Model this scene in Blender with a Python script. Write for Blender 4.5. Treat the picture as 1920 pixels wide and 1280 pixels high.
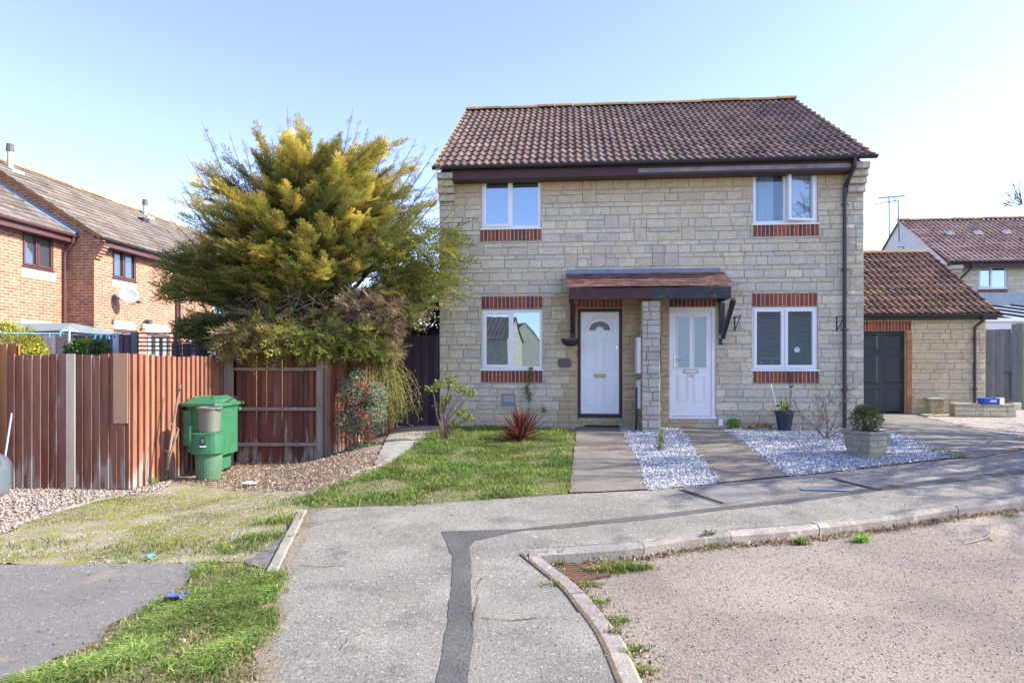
import bpy, bmesh, math, random
import numpy as np
from mathutils import Vector, Matrix, noise
R = math.radians
# ------------------------------------------------------------------ camera, sky, sun
for o in list(bpy.data.objects): bpy.data.objects.remove(o)
scene = bpy.context.scene
COL = scene.collection
HC, F, HZ = 1.5, 1200.0, 690.0          # eye height, focal length and horizon row in photo pixels (1920 wide)
cd = bpy.data.cameras.new("camera"); cam = bpy.data.objects.new("camera", cd); COL.objects.link(cam)
cam.location = (0, 0, HC); cam.rotation_euler = (R(90), 0, 0)
cd.lens = 22.5; cd.sensor_width = 36; cd.shift_y = 50/1920; cd.clip_start = .05; cd.clip_end = 3000
scene.camera = cam
YAW = -math.atan2(.0849, .9964)           # the houses stand 4.9 degrees off square
SUN_EL, SUN_AZ = R(35), YAW + R(.8)     # azimuth of the sun, counted from +X
world = bpy.data.worlds.new("World"); scene.world = world; world.use_nodes = True
wn = world.node_tree; wb = wn.nodes["Background"]
sky = wn.nodes.new("ShaderNodeTexSky"); sky.sky_type = 'NISHITA'; sky.sun_disc = False
sky.sun_elevation = SUN_EL; sky.sun_rotation = math.pi/2 - SUN_AZ
sky.air_density = 1.0; sky.dust_density = .7; sky.ozone_density = 3.0
hs = wn.nodes.new('ShaderNodeHueSaturation'); hs.inputs['Saturation'].default_value = 1.0; hs.inputs['Hue'].default_value = .518; tn = wn.nodes.new('ShaderNodeMix'); tn.data_type = 'RGBA'; tn.blend_type = 'MULTIPLY'; tn.inputs[0].default_value = 1; tn.inputs[7].default_value = (1.04, .99, .99, 1)
wn.links.new(sky.outputs[0], hs.inputs['Color']); wn.links.new(hs.outputs[0], tn.inputs[6]); wn.links.new(tn.outputs[2], wb.inputs[0]); wb.inputs[1].default_value = .135
sd = bpy.data.lights.new("sun", 'SUN'); sd.energy = 3.0; sd.angle = R(.55); sd.color = (1, .94, .80)
so = bpy.data.objects.new("sun", sd); COL.objects.link(so)
sdir = Vector((math.cos(SUN_EL)*math.cos(SUN_AZ), math.cos(SUN_EL)*math.sin(SUN_AZ), math.sin(SUN_EL)))
so.rotation_euler = sdir.to_track_quat('Z', 'Y').to_euler()
vs = scene.view_settings; vs.view_transform = 'Standard'; vs.look = 'None'; vs.gamma = 1; vs.exposure = 1.77
scene.cycles.max_bounces = 6

# ------------------------------------------------------------------ helpers
rnd = random.Random(7); rng = np.random.default_rng(7)
def sm(a, b, x):
    t = np.clip((np.asarray(x, float)-a)/(b-a), 0, 1); return t*t*(3-2*t)
def G(x, y):                              # height of the ground
    T = sm(-3.9, -1.7, x)
    return .37*sm(4, 12.5, y)*T - .09*(1-T)*sm(2, 6, y) + .008*np.sin(np.asarray(x)*1.7+1)*np.sin(np.asarray(y)*1.3)
def gp(px, py, dz=0.):                           # the point of the ground seen at a photo pixel
    z = 0.
    for _ in range(40):
        Y = (HC-z)*F/(py-HZ); X = (px-960)/F*Y; z = .5*z+.5*(float(G(X, Y))+dz)
    return X, Y
def at(px, py, Y): return ((px-960)/F*Y, Y, HC-(py-HZ)*Y/F)
O = Vector((-1.409, 12.433, 0)); U = Vector((.9964, -.0849, 0)); V = Vector((.0849, .9964, 0))
def fac(px, py, w=0.):                    # photo pixel -> (u, z) on the plane w of the main house
    k = (px-960)/F; b = O+V*w
    u = (k*b.y-b.x)/(U.x-k*U.y); Y = b.y+u*U.y
    return u, HC-(py-HZ)*Y/F
def wld(u, w, z=0.): p = O+U*u+V*w; return Vector((p.x, p.y, z))

def link(o, parent=None):
    COL.objects.link(o)
    if parent is not None: o.parent = parent
    return o
def tag(o, label=None, cat=None, group=None, kind=None):
    if label: o['label'] = label
    if cat: o['category'] = cat
    if group: o['group'] = group
    if kind: o['kind'] = kind
    return o
def thing(name, label, cat, loc=(0, 0, 0), rz=0., group=None):
    o = bpy.data.objects.new(name, None); o.location = loc; o.rotation_euler = (0, 0, rz); o.empty_display_size = .1
    return tag(link(o), label, cat, group)
def finish(name, me, m, parent=None, smooth=False, bevel=0., loc=None, rz=None):
    o = bpy.data.objects.new(name, me)
    if m: me.materials.append(m)
    if smooth: me.polygons.foreach_set('use_smooth', [True]*len(me.polygons))
    if bevel:
        b = o.modifiers.new('b', 'BEVEL'); b.width = bevel; b.segments = 2; b.limit_method = 'ANGLE'; b.angle_limit = R(40)
    if loc is not None: o.location = loc
    if rz is not None: o.rotation_euler = (0, 0, rz)
    return link(o, parent)
def setcol(me, c):
    a = me.attributes.new('Col', 'FLOAT_COLOR', 'FACE')
    c = np.asarray(c, np.float32).reshape(-1, 3)
    a.data.foreach_set('color', np.hstack([c, np.ones((len(c), 1), np.float32)]).ravel())
class MB:
    def __init__(s): s.v = []; s.f = []; s.c = []
    def add(s, vs_, fs, col=(1, 1, 1)):
        n = len(s.v); s.v += [tuple(p) for p in vs_]
        for f in fs: s.f.append(tuple(i+n for i in f)); s.c.append(col)
        return s
    def box(s, x0, x1, y0, y1, z0, z1, col=(1, 1, 1)):
        return s.add([(x0, y0, z0), (x1, y0, z0), (x1, y1, z0), (x0, y1, z0), (x0, y0, z1), (x1, y0, z1), (x1, y1, z1), (x0, y1, z1)],
              [(0, 3, 2, 1), (4, 5, 6, 7), (0, 1, 5, 4), (1, 2, 6, 5), (2, 3, 7, 6), (3, 0, 4, 7)], col)
    def beam(s, p, q, w, h, col=(1, 1, 1), up=(0, 0, 1)):
        p = Vector(p); q = Vector(q); d = (q-p).normalized(); up = Vector(up)
        if abs(d.dot(up)) > .95: up = Vector((0, 1, 0))
        a = d.cross(up).normalized()*(w/2); b = a.normalized().cross(d)*(h/2)
        vs_ = [p-a-b, p+a-b, p+a+b, p-a+b, q-a-b, q+a-b, q+a+b, q-a+b]
        return s.add(vs_, [(0, 3, 2, 1), (4, 5, 6, 7), (0, 1, 5, 4), (1, 2, 6, 5), (2, 3, 7, 6), (3, 0, 4, 7)], col)
    def tube(s, pts, rad, n=6, col=(1, 1, 1), cap=True):
        pts = [Vector(p) for p in pts]
        if not hasattr(rad, '__len__'): rad = [rad]*len(pts)
        t0 = (pts[1]-pts[0]).normalized(); a = t0.orthogonal().normalized(); vs_ = []
        for i, p in enumerate(pts):
            t = (pts[min(i+1, len(pts)-1)]-pts[max(i-1, 0)]).normalized()
            a = (a-t*a.dot(t)).normalized(); b = t.cross(a)
            for k in range(n):
                an = 2*math.pi*k/n; vs_.append(p+(a*math.cos(an)+b*math.sin(an))*rad[i])
        fs = [(i*n+k, i*n+(k+1) % n, (i+1)*n+(k+1) % n, (i+1)*n+k) for i in range(len(pts)-1) for k in range(n)]
        if cap: fs += [tuple(range(n-1, -1, -1)), tuple((len(pts)-1)*n+k for k in range(n))]
        return s.add(vs_, fs, col)
    def lathe(s, prof, n=24, c=(0, 0, 0), col=(1, 1, 1), sx=1, sy=1, sq=0.):
        vs_ = []
        for r, z in prof:
            for k in range(n):
                a = 2*math.pi*k/n; ca, sa = math.cos(a), math.sin(a)
                q = 1/((abs(ca)**(2+sq*6)+abs(sa)**(2+sq*6))**(1/(2+sq*6))) if sq else 1
                vs_.append((c[0]+r*ca*sx*q, c[1]+r*sa*sy*q, c[2]+z))
        fs = [(i*n+k, i*n+(k+1) % n, (i+1)*n+(k+1) % n, (i+1)*n+k) for i in range(len(prof)-1) for k in range(n)]
        fs += [tuple(range(n-1, -1, -1)), tuple((len(prof)-1)*n+k for k in range(n))]
        return s.add(vs_, fs, col)
    def ext(s, poly, y0, y1, col=(1, 1, 1)):     # polygon of (x,z), extruded in y
        n = len(poly)
        vs_ = [(x, y0, z) for x, z in poly]+[(x, y1, z) for x, z in poly]
        fs = [tuple(range(n)), tuple(range(2*n-1, n-1, -1))]+[(k, k+n, (k+1) % n+n, (k+1) % n) for k in range(n)]
        return s.add(vs_, fs, col)
    def build(s, name, m, parent=None, smooth=False, bevel=0., loc=None, rz=None):
        me = bpy.data.meshes.new(name); me.from_pydata(s.v, [], s.f); setcol(me, s.c)
        return finish(name, me, m, parent, smooth, bevel, loc, rz)
def npmesh(name, vv, ff, cc, m, parent=None, loc=None):      # vv (N,3), ff (M,k), cc (M,3)
    me = bpy.data.meshes.new(name); k = ff.shape[1]; M = len(ff)
    me.vertices.add(len(vv)); me.vertices.foreach_set('co', np.asarray(vv, np.float32).ravel())
    me.loops.add(M*k); me.loops.foreach_set('vertex_index', ff.astype(np.int32).ravel())
    me.polygons.add(M); me.polygons.foreach_set('loop_start', np.arange(0, M*k, k, dtype=np.int32))
    me.update(calc_edges=True); setcol(me, cc)
    return finish(name, me, m, parent, loc=loc)
def jit(c, a=.1, r=None):
    r = r or rnd; k = 1+r.uniform(-a, a); return tuple(max(0, x*k*(1+r.uniform(-a, a)*.3)) for x in c)

# ------------------------------------------------------------------ materials
def mat(name, c1, c2=None, scale=4, rough=.85, bump=.3, bscale=60, attr=False, fine=.12, metal=0., spec=.35, st=(1, 1, 1), dist=.01, lo=.35, hi=.65, spots=None, coat=0.):
    m = bpy.data.materials.new(name); m.use_nodes = True; nt = m.node_tree; N = nt.nodes; L = nt.links
    b = N['Principled BSDF']; b.inputs['Roughness'].default_value = rough; b.inputs['Metallic'].default_value = metal
    b.inputs['Specular IOR Level'].default_value = spec; b.inputs['Coat Weight'].default_value = coat
    tc = N.new('ShaderNodeTexCoord'); mp = N.new('ShaderNodeMapping'); mp.inputs['Scale'].default_value = st
    L.new(tc.outputs['Object'], mp.inputs[0]); vec = mp.outputs[0]
    def nz(sc, det=4, rg=.6):
        n = N.new('ShaderNodeTexNoise'); n.inputs['Scale'].default_value = sc; n.inputs['Detail'].default_value = det
        n.inputs['Roughness'].default_value = rg; L.new(vec, n.inputs['Vector']); return n.outputs['Fac']
    def mix(f, a, b_, bt='MIX'):
        x = N.new('ShaderNodeMix'); x.data_type = 'RGBA'; x.blend_type = bt
        for s_, val in ((0, f), (6, a), (7, b_)):
            if hasattr(val, 'links'): L.new(val, x.inputs[s_])
            elif s_ == 0: x.inputs[0].default_value = val
            else: x.inputs[s_].default_value = (*val, 1)
        return x.outputs[2]
    def mr(v, a, b_, c=0., d=1.):
        x = N.new('ShaderNodeMapRange'); L.new(v, x.inputs[0])
        for i, q in enumerate((a, b_, c, d)): x.inputs[i+1].default_value = q
        return x.outputs[0]
    col = mix(mr(nz(scale, 5), lo, hi), c1, c2 or c1)
    if spots:                                # (colour, scale, threshold)
        for sc_, ssc, th, *sw in spots: col = mix(mr(nz(ssc, 3, .5), th, th+(sw[0] if sw else .04)), col, sc_)
    if attr:
        a = N.new('ShaderNodeAttribute'); a.attribute_name = 'Col'; col = mix(1., col, a.outputs['Color'], 'MULTIPLY')
    if fine: 
        g = mr(nz(bscale, 6, .75), .25, .75, 1-fine*2, 1+fine*2)
        h = N.new('ShaderNodeHueSaturation'); L.new(col, h.inputs['Color']); L.new(g, h.inputs['Value']); col = h.outputs[0]
    L.new(col, b.inputs['Base Color'])
    if bump:
        bp = N.new('ShaderNodeBump'); bp.inputs['Strength'].default_value = bump; bp.inputs['Distance'].default_value = dist
        L.new(nz(bscale, 5, .7), bp.inputs['Height']); L.new(bp.outputs[0], b.inputs['Normal'])
    m['k'] = 1
    return m
def leafmat(name, tr=.35, rough=.6):
    m = bpy.data.materials.new(name); m.use_nodes = True; nt = m.node_tree; N = nt.nodes; L = nt.links
    b = N['Principled BSDF']; b.inputs['Roughness'].default_value = rough; b.inputs['Specular IOR Level'].default_value = .25
    a = N.new('ShaderNodeAttribute'); a.attribute_name = 'Col'; L.new(a.outputs['Color'], b.inputs['Base Color'])
    t = N.new('ShaderNodeBsdfTranslucent'); L.new(a.outputs['Color'], t.inputs[0])
    x = N.new('ShaderNodeMixShader'); x.inputs[0].default_value = tr
    L.new(b.outputs[0], x.inputs[1]); L.new(t.outputs[0], x.inputs[2]); L.new(x.outputs[0], N['Material Output'].inputs[0])
    return m
def brickmat(name, c1, c2, mortar, bw=.225, bh=.075, ms=.011, bump=.5, mott=.5):
    m = mat(name, c1, c2, scale=9, bump=0, fine=0); nt = m.node_tree; N = nt.nodes; L = nt.links; b = N['Principled BSDF']
    tc = N.new('ShaderNodeTexCoord'); sp = N.new('ShaderNodeSeparateXYZ'); ad = N.new('ShaderNodeMath'); cb = N.new('ShaderNodeCombineXYZ')
    L.new(tc.outputs['Object'], sp.inputs[0]); L.new(sp.outputs[0], ad.inputs[0]); L.new(sp.outputs[1], ad.inputs[1])
    L.new(ad.outputs[0], cb.inputs[0]); L.new(sp.outputs[2], cb.inputs[1])
    br = N.new('ShaderNodeTexBrick'); L.new(cb.outputs[0], br.inputs['Vector']); br.inputs['Scale'].default_value = 1
    br.inputs['Brick Width'].default_value = bw; br.inputs['Row Height'].default_value = bh; br.inputs['Mortar Size'].default_value = ms
    br.inputs['Mortar Smooth'].default_value = .2; br.inputs['Bias'].default_value = -.1
    br.inputs['Color1'].default_value = (*c1, 1); br.inputs['Color2'].default_value = (*c2, 1); br.inputs['Mortar'].default_value = (*mortar, 1)
    n = N.new('ShaderNodeTexNoise'); n.inputs['Scale'].default_value = 6; n.inputs['Detail'].default_value = 6; L.new(tc.outputs['Object'], n.inputs['Vector'])
    mr = N.new('ShaderNodeMapRange'); L.new(n.outputs[0], mr.inputs[0]); mr.inputs[1].default_value = .3; mr.inputs[2].default_value = .7
    mr.inputs[3].default_value = 1-mott*.5; mr.inputs[4].default_value = 1+mott*.5
    h = N.new('ShaderNodeHueSaturation'); L.new(br.outputs['Color'], h.inputs['Color']); L.new(mr.outputs[0], h.inputs['Value'])
    L.new(h.outputs[0], b.inputs['Base Color'])
    bp = N.new('ShaderNodeBump'); bp.inputs['Strength'].default_value = bump; bp.inputs['Distance'].default_value = .01; bp.invert = True
    L.new(br.outputs['Fac'], bp.inputs['Height']); L.new(bp.outputs[0], b.inputs['Normal'])
    return m
def glassmat(name, tint, gl=.3, tr=0., rough=.01, bump=0.):
    m = bpy.data.materials.new(name); m.use_nodes = True; nt = m.node_tree; N = nt.nodes; L = nt.links
    b = N['Principled BSDF']; b.inputs['Base Color'].default_value = (*tint, 1); b.inputs['Roughness'].default_value = .3
    g = N.new('ShaderNodeBsdfGlossy'); g.inputs['Roughness'].default_value = rough; g.inputs[0].default_value = (.66, .86, 1, 1)
    base = b.outputs[0]
    if tr:
        t = N.new('ShaderNodeBsdfTransparent'); t.inputs[0].default_value = (*tint, 1); x = N.new('ShaderNodeMixShader'); x.inputs[0].default_value = tr
        L.new(base, x.inputs[1]); L.new(t.outputs[0], x.inputs[2]); base = x.outputs[0]
    y = N.new('ShaderNodeMixShader'); y.inputs[0].default_value = gl
    L.new(base, y.inputs[1]); L.new(g.outputs[0], y.inputs[2]); L.new(y.outputs[0], N['Material Output'].inputs[0])
    n = N.new('ShaderNodeTexNoise'); n.inputs['Scale'].default_value = 60 if bump else 1.6; tc = N.new('ShaderNodeTexCoord'); L.new(tc.outputs['Object'], n.inputs['Vector'])
    bp = N.new('ShaderNodeBump'); bp.inputs['Strength'].default_value = bump or .03; bp.inputs['Distance'].default_value = .004 if bump else .02
    L.new(n.outputs[0], bp.inputs['Height']); L.new(bp.outputs[0], g.inputs['Normal'])
    if bump: L.new(bp.outputs[0], b.inputs['Normal'])
    return m
M = {}
M['stone'] = mat('stone', (1, 1, 1), (.87, .87, .87), scale=7, rough=.95, bump=1., bscale=38, attr=True, fine=.16, dist=.016, spots=[((.86, .86, .84), .9, .58), ((.76, .72, .62), 3.1, .66)])
M['stone_tex'] = brickmat('stone_courses', (.44, .39, .29), (.36, .33, .26), (.27, .24, .19), bw=.33, bh=.135, ms=.012)
M['brick_tex'] = brickmat('red_brick', (.41, .175, .10), (.27, .11, .075), (.46, .36, .27))
M['brick'] = mat('brick', (1, 1, 1), (.8, .78, .8), scale=12, rough=.9, bump=.5, bscale=80, attr=True)
M['tile'] = mat('roof_tile', (1, 1, 1), (.72, .72, .75), scale=3, rough=.9, bump=.5, bscale=90, attr=True, spots=[((1.25, 1.2, 1.1), 22, .67), ((.6, .55, .55), 6, .62), ((1.7, 1.45, .8), 11, .72)])
M['tile_edge'] = mat('lichened_edge', (.23, .155, .11), (.30, .21, .12), scale=14, rough=.95, bump=.6, attr=True, spots=[((.48, .34, .07), 7, .64)])
M['upvc'] = mat('white_upvc', (.80, .81, .83), rough=.35, bump=0, fine=.01, spec=.5)
M['upvc_old'] = mat('weathered_white', (.74, .74, .74), (.62, .60, .56), scale=6, rough=.5, bump=.05, fine=.03)
M['black'] = mat('black_plastic', (.022, .026, .032), rough=.4, bump=.03, fine=.05, spec=.5)
M['black_wood'] = mat('black_painted_wood', (.025, .028, .035), (.045, .05, .06), rough=.6, bump=.4, st=(1, 8, 8), spots=[((.35, .35, .36), 10, .68)])
M['brown_wood'] = mat('brown_stained_wood', (.075, .033, .030), (.045, .022, .022), rough=.6, bump=.4, st=(1, 8, 8), spots=[((.3, .27, .27), 9, .70)])
M['brown'] = mat('brown_paint', (.07, .032, .032), (.055, .027, .028), rough=.5, bump=.1, fine=.05)
M['lead'] = mat('lead_flashing', (.17, .22, .27), (.22, .28, .34), scale=6, rough=.6, bump=.4, bscale=20, fine=.08)
M['dark'] = mat('dark_room', (.015, .018, .02), rough=.9, bump=0, fine=0)
M['glass'] = glassmat('reflecting_glass', (.03, .04, .045), .42)
M['glass_clear'] = glassmat('clear_glass', (.82, .88, .9), .10, tr=.95)
M['glass_obscure'] = glassmat('obscured_glass', (.17, .21, .20), .25, rough=.2, bump=1.)
M['curtain'] = mat('curtain', (.62, .68, .74), rough=.9, bump=0, fine=.02)
M['brass'] = mat('brass', (.42, .33, .13), rough=.4, metal=.7, bump=0, fine=.05)
M['chrome'] = mat('chrome', (.6, .6, .6), rough=.25, metal=1, bump=0, fine=0)
M['asphalt'] = mat('pavement_asphalt', (.252, .23, .198), (.187, .172, .148), scale=.9, rough=.95, bump=1., bscale=75, fine=.40, dist=.010, spots=[((.29, .265, .23), 1.6, .50, .2), ((.15, .14, .125), 2.6, .56, .16), ((.40, .375, .33), 17, .68), ((.34, .32, .28), 34, .62), ((.10, .095, .09), 46, .63)])
M['asphalt_patch'] = mat('trench_asphalt', (.075, .074, .072), (.11, .108, .102), scale=2, rough=.95, bump=1., bscale=75, fine=.4, dist=.008, spots=[((.22, .22, .22), 90, .68)])
M['asphalt_dark'] = mat('square_patch', (.17, .165, .16), (.2, .195, .19), scale=3, rough=.95, bump=.8, bscale=150, fine=.2)
M['road'] = mat('road_chippings', (.285, .24, .195), (.23, .195, .16), scale=1.1, rough=.95, bump=1., bscale=60, fine=.42, dist=.016, spots=[((.34, .29, .235), .7, .45, .2), ((.19, .16, .135), 1.1, .56, .2), ((.13, .11, .10), 30, .60, .08), ((.05, .045, .042), 60, .67), ((.38, .33, .29), 52, .66)])
M['drive'] = mat('drive_asphalt', (.185, .172, .155), (.225, .21, .19), scale=1.3, rough=.95, bump=1., bscale=120, fine=.25, dist=.01, spots=[((.32, .30, .27), 30, .63), ((.10, .095, .09), 34, .64), ((.27, .23, .18), 2., .62)])
M['pathm'] = mat('path_asphalt', (.165, .14, .115), (.22, .195, .16), scale=2.5, rough=.95, bump=.9, bscale=90, fine=.3, dist=.007, spots=[((.30, .27, .22), 28, .63), ((.09, .08, .07), 34, .64)])
M['concrete'] = mat('concrete', (.34, .315, .28), (.26, .245, .22), scale=4, rough=.95, bump=.6, bscale=60, fine=.15, attr=True, spots=[((.44, .42, .38), 12, .66)])
M['haunch'] = mat('rough_haunch', (.13, .12, .11), (.21, .195, .18), scale=9, rough=1, bump=1., bscale=20, fine=.25, dist=.03)  # colour darkened to paint in the shadow on the haunch
M['kerb'] = mat('kerb_stone', (.33, .30, .26), (.23, .21, .185), scale=5, rough=.95, bump=.8, bscale=45, fine=.18, attr=True, spots=[((.42, .40, .36), 9, .63), ((.20, .17, .12), 7, .70)])
M['soil'] = mat('soil', (.19, .145, .10), (.30, .245, .18), scale=2.2, rough=1, bump=1., bscale=45, fine=.28, dist=.02, spots=[((.36, .32, .27), 30, .66), ((.08, .06, .045), 12, .66)])
M['lawnm'] = mat('lawn_soil', (.10, .13, .035), (.24, .20, .11), scale=2.6, rough=1, bump=1., bscale=60, fine=.3, dist=.02)
M['moss'] = mat('mossy_ground', (.22, .21, .07), (.36, .31, .23), scale=3.2, rough=1, bump=1., bscale=55, fine=.3, dist=.02, spots=[((.27, .26, .06), 6, .54, .1), ((.40, .37, .33), 8, .63), ((.10, .08, .055), 9, .69)])
M['gravel_bed'] = mat('white_gravel_bed', (.30, .33, .38), (.48, .49, .50), scale=60, rough=1, bump=1., bscale=70, fine=.3, dist=.03)
M['gravel_tan'] = mat('tan_gravel_bed', (.34, .29, .24), (.44, .41, .37), scale=50, rough=1, bump=1., bscale=60, fine=.3, dist=.03)
M['gravel_pink'] = mat('pink_gravel_bed', (.30, .23, .20), (.38, .31, .28), scale=45, rough=1, bump=1., bscale=55, fine=.3, dist=.03)
M['chip'] = mat('stone_chip', (1, 1, 1), rough=.9, bump=0, fine=0, attr=True)
M['bark'] = mat('bark', (.13, .10, .08), (.19, .155, .125), scale=9, rough=1, bump=.8, bscale=30, st=(1, 1, .3), attr=True)
M['leaf'] = leafmat('leaf'); M['needle'] = leafmat('needle_leaf', .25, .75); M['grass'] = leafmat('grass_blade', .4, .6)
M['cane'] = mat('cane', (1, 1, 1), rough=.7, bump=0, attr=True)
M['rust'] = mat('rusty_iron', (.13, .072, .05), (.085, .055, .042), scale=12, rough=.9, bump=.6, attr=True)
M['binlid'] = mat('green_plastic', (.04, .18, .085), (.035, .14, .07), scale=5, rough=.5, bump=.05, fine=.05, spots=[((.12, .30, .17), 6, .68)])
M['bindark'] = mat('faded_green_plastic', (.10, .20, .12), (.07, .155, .085), scale=5, rough=.6, bump=.05, fine=.06)
M['bucket'] = mat('grey_plastic', (.15, .16, .135), (.19, .18, .14), rough=.55, bump=.03, fine=.04)
M['plain'] = mat('painted', (1, 1, 1), rough=.6, bump=.05, fine=.04, attr=True)
M['felt'] = mat('roof_felt', (.17, .21, .22), (.21, .25, .26), rough=.95, bump=.3)
M['slate'] = mat('slate_plaque', (.10, .075, .085), (.17, .14, .15), scale=9, rough=.7, bump=.8, bscale=14)
M['carpaint'] = mat('silver_blue_paint', (.22, .28, .33), rough=.3, metal=.5, bump=0, fine=.01, coat=.6)
M['rubber'] = mat('rubber', (.02, .02, .02), rough=.85, bump=.1)
def woodmat(name, dark, light, peel=None):
    m = mat(name, dark, light, scale=3.2, rough=.85, bump=.5, bscale=22, fine=.16, attr=True, st=(3, 3, .35), spots=[(peel, 4.2, .67)] if peel else None)
    if peel:                                 # stain worn off towards the foot of the boards
        N = m.node_tree.nodes; L = m.node_tree.links; tc = N.new('ShaderNodeTexCoord'); sp = N.new('ShaderNodeSeparateXYZ'); L.new(tc.outputs['Object'], sp.inputs[0])
        mp = N.new('ShaderNodeMapping'); mp.inputs['Scale'].default_value = (9, 9, 1.6); L.new(tc.outputs['Object'], mp.inputs[0]); n = N.new('ShaderNodeTexNoise'); n.inputs['Scale'].default_value = 1.1; n.inputs['Detail'].default_value = 5; L.new(mp.outputs[0], n.inputs['Vector'])
        k = N.new('ShaderNodeMath'); k.operation = 'MULTIPLY_ADD'; L.new(sp.outputs[2], k.inputs[0]); k.inputs[1].default_value = -.32; L.new(n.outputs[0], k.inputs[2])
        r = N.new('ShaderNodeMapRange'); L.new(k.outputs[0], r.inputs[0]); r.inputs[1].default_value = .43; r.inputs[2].default_value = .52
        x = N.new('ShaderNodeMix'); x.data_type = 'RGBA'; src = N['Principled BSDF'].inputs['Base Color'].links[0].from_socket; L.new(r.outputs[0], x.inputs[0]); L.new(src, x.inputs[6]); x.inputs[7].default_value = (.36, .30, .26, 1); L.new(x.outputs[2], N['Principled BSDF'].inputs['Base Color'])
    return m
M['fence_red'] = woodmat('red_stained_board', (.25, .098, .058), (.33, .155, .10), (.42, .30, .25))
M['fence_orange'] = woodmat('orange_board', (.40, .17, .055), (.30, .12, .045))
M['fence_purple'] = woodmat('purple_board', (.055, .038, .062), (.085, .06, .088))
M['fence_grey'] = woodmat('grey_board', (.12, .14, .155), (.17, .185, .195))
M['wood_grey'] = woodmat('weathered_timber', (.22, .16, .125), (.30, .245, .20))

# ------------------------------------------------------------------ building blocks
def rect_sub(rs, h):
    out = []
    for (a, b, c, d) in rs:
        x0, x1, z0, z1 = h
        if x1 <= a or x0 >= b or z1 <= c or z0 >= d: out.append((a, b, c, d)); continue
        if x0 > a: out.append((a, x0, c, d))
        if x1 < b: out.append((x1, b, c, d))
        m0, m1 = max(a, x0), min(b, x1)
        if z0 > c: out.append((m0, m1, c, z0))
        if z1 < d: out.append((m0, m1, z1, d))
    return out
STONES = [(.68, .61, .45), (.65, .59, .445), (.61, .57, .45), (.67, .60, .425), (.62, .575, .46), (.71, .64, .47), (.66, .60, .47), (.57, .54, .44)]
def stone_face(mb, mp, u0, u1, z0, z1, holes=(), seed=1, tint=None, rows=(.158, .088), lens=(.2, .48), depth=.012, jumpers=True, seg=3, mortar=(.4, .36, .28)):
    r = random.Random(seed); z = z0; taken = []; k = 0
    while z < z1-.02:
        h = rows[k % len(rows)]*r.uniform(.95, 1.05); zt = min(z+h, z1)
        if z1-zt < .04: zt = z1
        u = u0+0.; first = True
        while u < u1-.01:
            l = r.uniform(*lens)*(1 if k % 2 == 0 else 1.15)
            if first: l *= r.uniform(.4, 1); first = False
            ue = u+l
            if u1-ue < .1: ue = u1
            ue = min(ue, u1); zz = zt; c = jit(r.choice(STONES), .055, r)
            if jumpers and k % 2 == 0 and ue-u < .3 and r.random() < .3 and zt+.088 < z1:
                zz = zt+rows[1]*1.0; taken.append((u, ue, zt, zz)); c = jit((.58, .52, .40), .08, r)
            rs = [(u, ue, z, zz)]
            for hh in holes: rs = rect_sub(rs, hh)
            if zz == zt:
                for hh in taken: 
                    if hh[2] < zt and hh[3] > z: rs = rect_sub(rs, hh)
            for (a, b, c0, d0) in rs:
                if b-a < .02 or d0-c0 < .015: continue
                cc = c
                if tint: cc = tint((a+b)/2, (c0+d0)/2, c, r)
                stone(mb, mp, a, b, c0, d0, depth, cc, r, seg)
            u = ue
        z = zt; k += 1
def stone(mb, mp, a, b, c, d, dep, col, r, seg=3):
    g = .0045; a += g; b -= g; c += g; d -= g
    nx = max(1, min(seg+1, int((b-a)/.07))); nz = 2 if d-c > .1 and seg > 1 else 1
    base = dep*r.uniform(.55, 1.25); vs_ = [mp(x, 0, z) for x, z in ((a, c), (b, c), (b, d), (a, d))]
    e = .006; idx = {}
    for j in range(nz+1):
        for i in range(nx+1):
            inner = 0 < i < nx or 0 < j < nz
            x = a+e+(b-a-2*e)*i/nx; z = c+e+(d-c-2*e)*j/nz
            if 0 < i < nx: x += r.uniform(-.012, .012)
            idx[i, j] = len(vs_); vs_.append(mp(x, base+(r.uniform(-.004, .008) if inner else r.uniform(-.003, .002)), z))
    fs = [(idx[i, j], idx[i+1, j], idx[i+1, j+1], idx[i, j+1]) for i in range(nx) for j in range(nz)]
    fs.append((0, 1)+tuple(idx[i, 0] for i in range(nx, -1, -1)))
    fs.append((1, 2)+tuple(idx[nx, j] for j in range(nz, -1, -1)))
    fs.append((2, 3)+tuple(idx[i, nz] for i in range(0, nx+1)))
    fs.append((3, 0)+tuple(idx[0, j] for j in range(0, nz+1)))
    mb.add(vs_, fs, col)
def panel(mb, mp, u0, u1, z0, z1, holes=(), col=(.40, .355, .27), dep=.16, skin=None):
    us = sorted({u0, u1, *[h[i] for h in holes for i in (0, 1) if u0 < h[i] < u1]}); zs = sorted({z0, z1, *[h[i] for h in holes for i in (2, 3) if z0 < h[i] < z1]})
    for i in range(len(us)-1):
        for j in range(len(zs)-1):
            cx, cz = (us[i]+us[i+1])/2, (zs[j]+zs[j+1])/2
            if any(h[0] < cx < h[1] and h[2] < cz < h[3] for h in holes): continue
            mb.add([mp(us[i], 0, zs[j]), mp(us[i+1], 0, zs[j]), mp(us[i+1], 0, zs[j+1]), mp(us[i], 0, zs[j+1])], [(0, 1, 2, 3)], col)
    for (a, b, c, d) in holes:
        for (p, q) in (((a, c), (b, c)), ((b, c), (b, d)), ((b, d), (a, d)), ((a, d), (a, c))):
            mb.add([mp(p[0], 0, p[1]), mp(q[0], 0, q[1]), mp(q[0], -dep, q[1]), mp(p[0], -dep, p[1])], [(0, 1, 2, 3)], tuple(x*1.5 for x in col))
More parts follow.
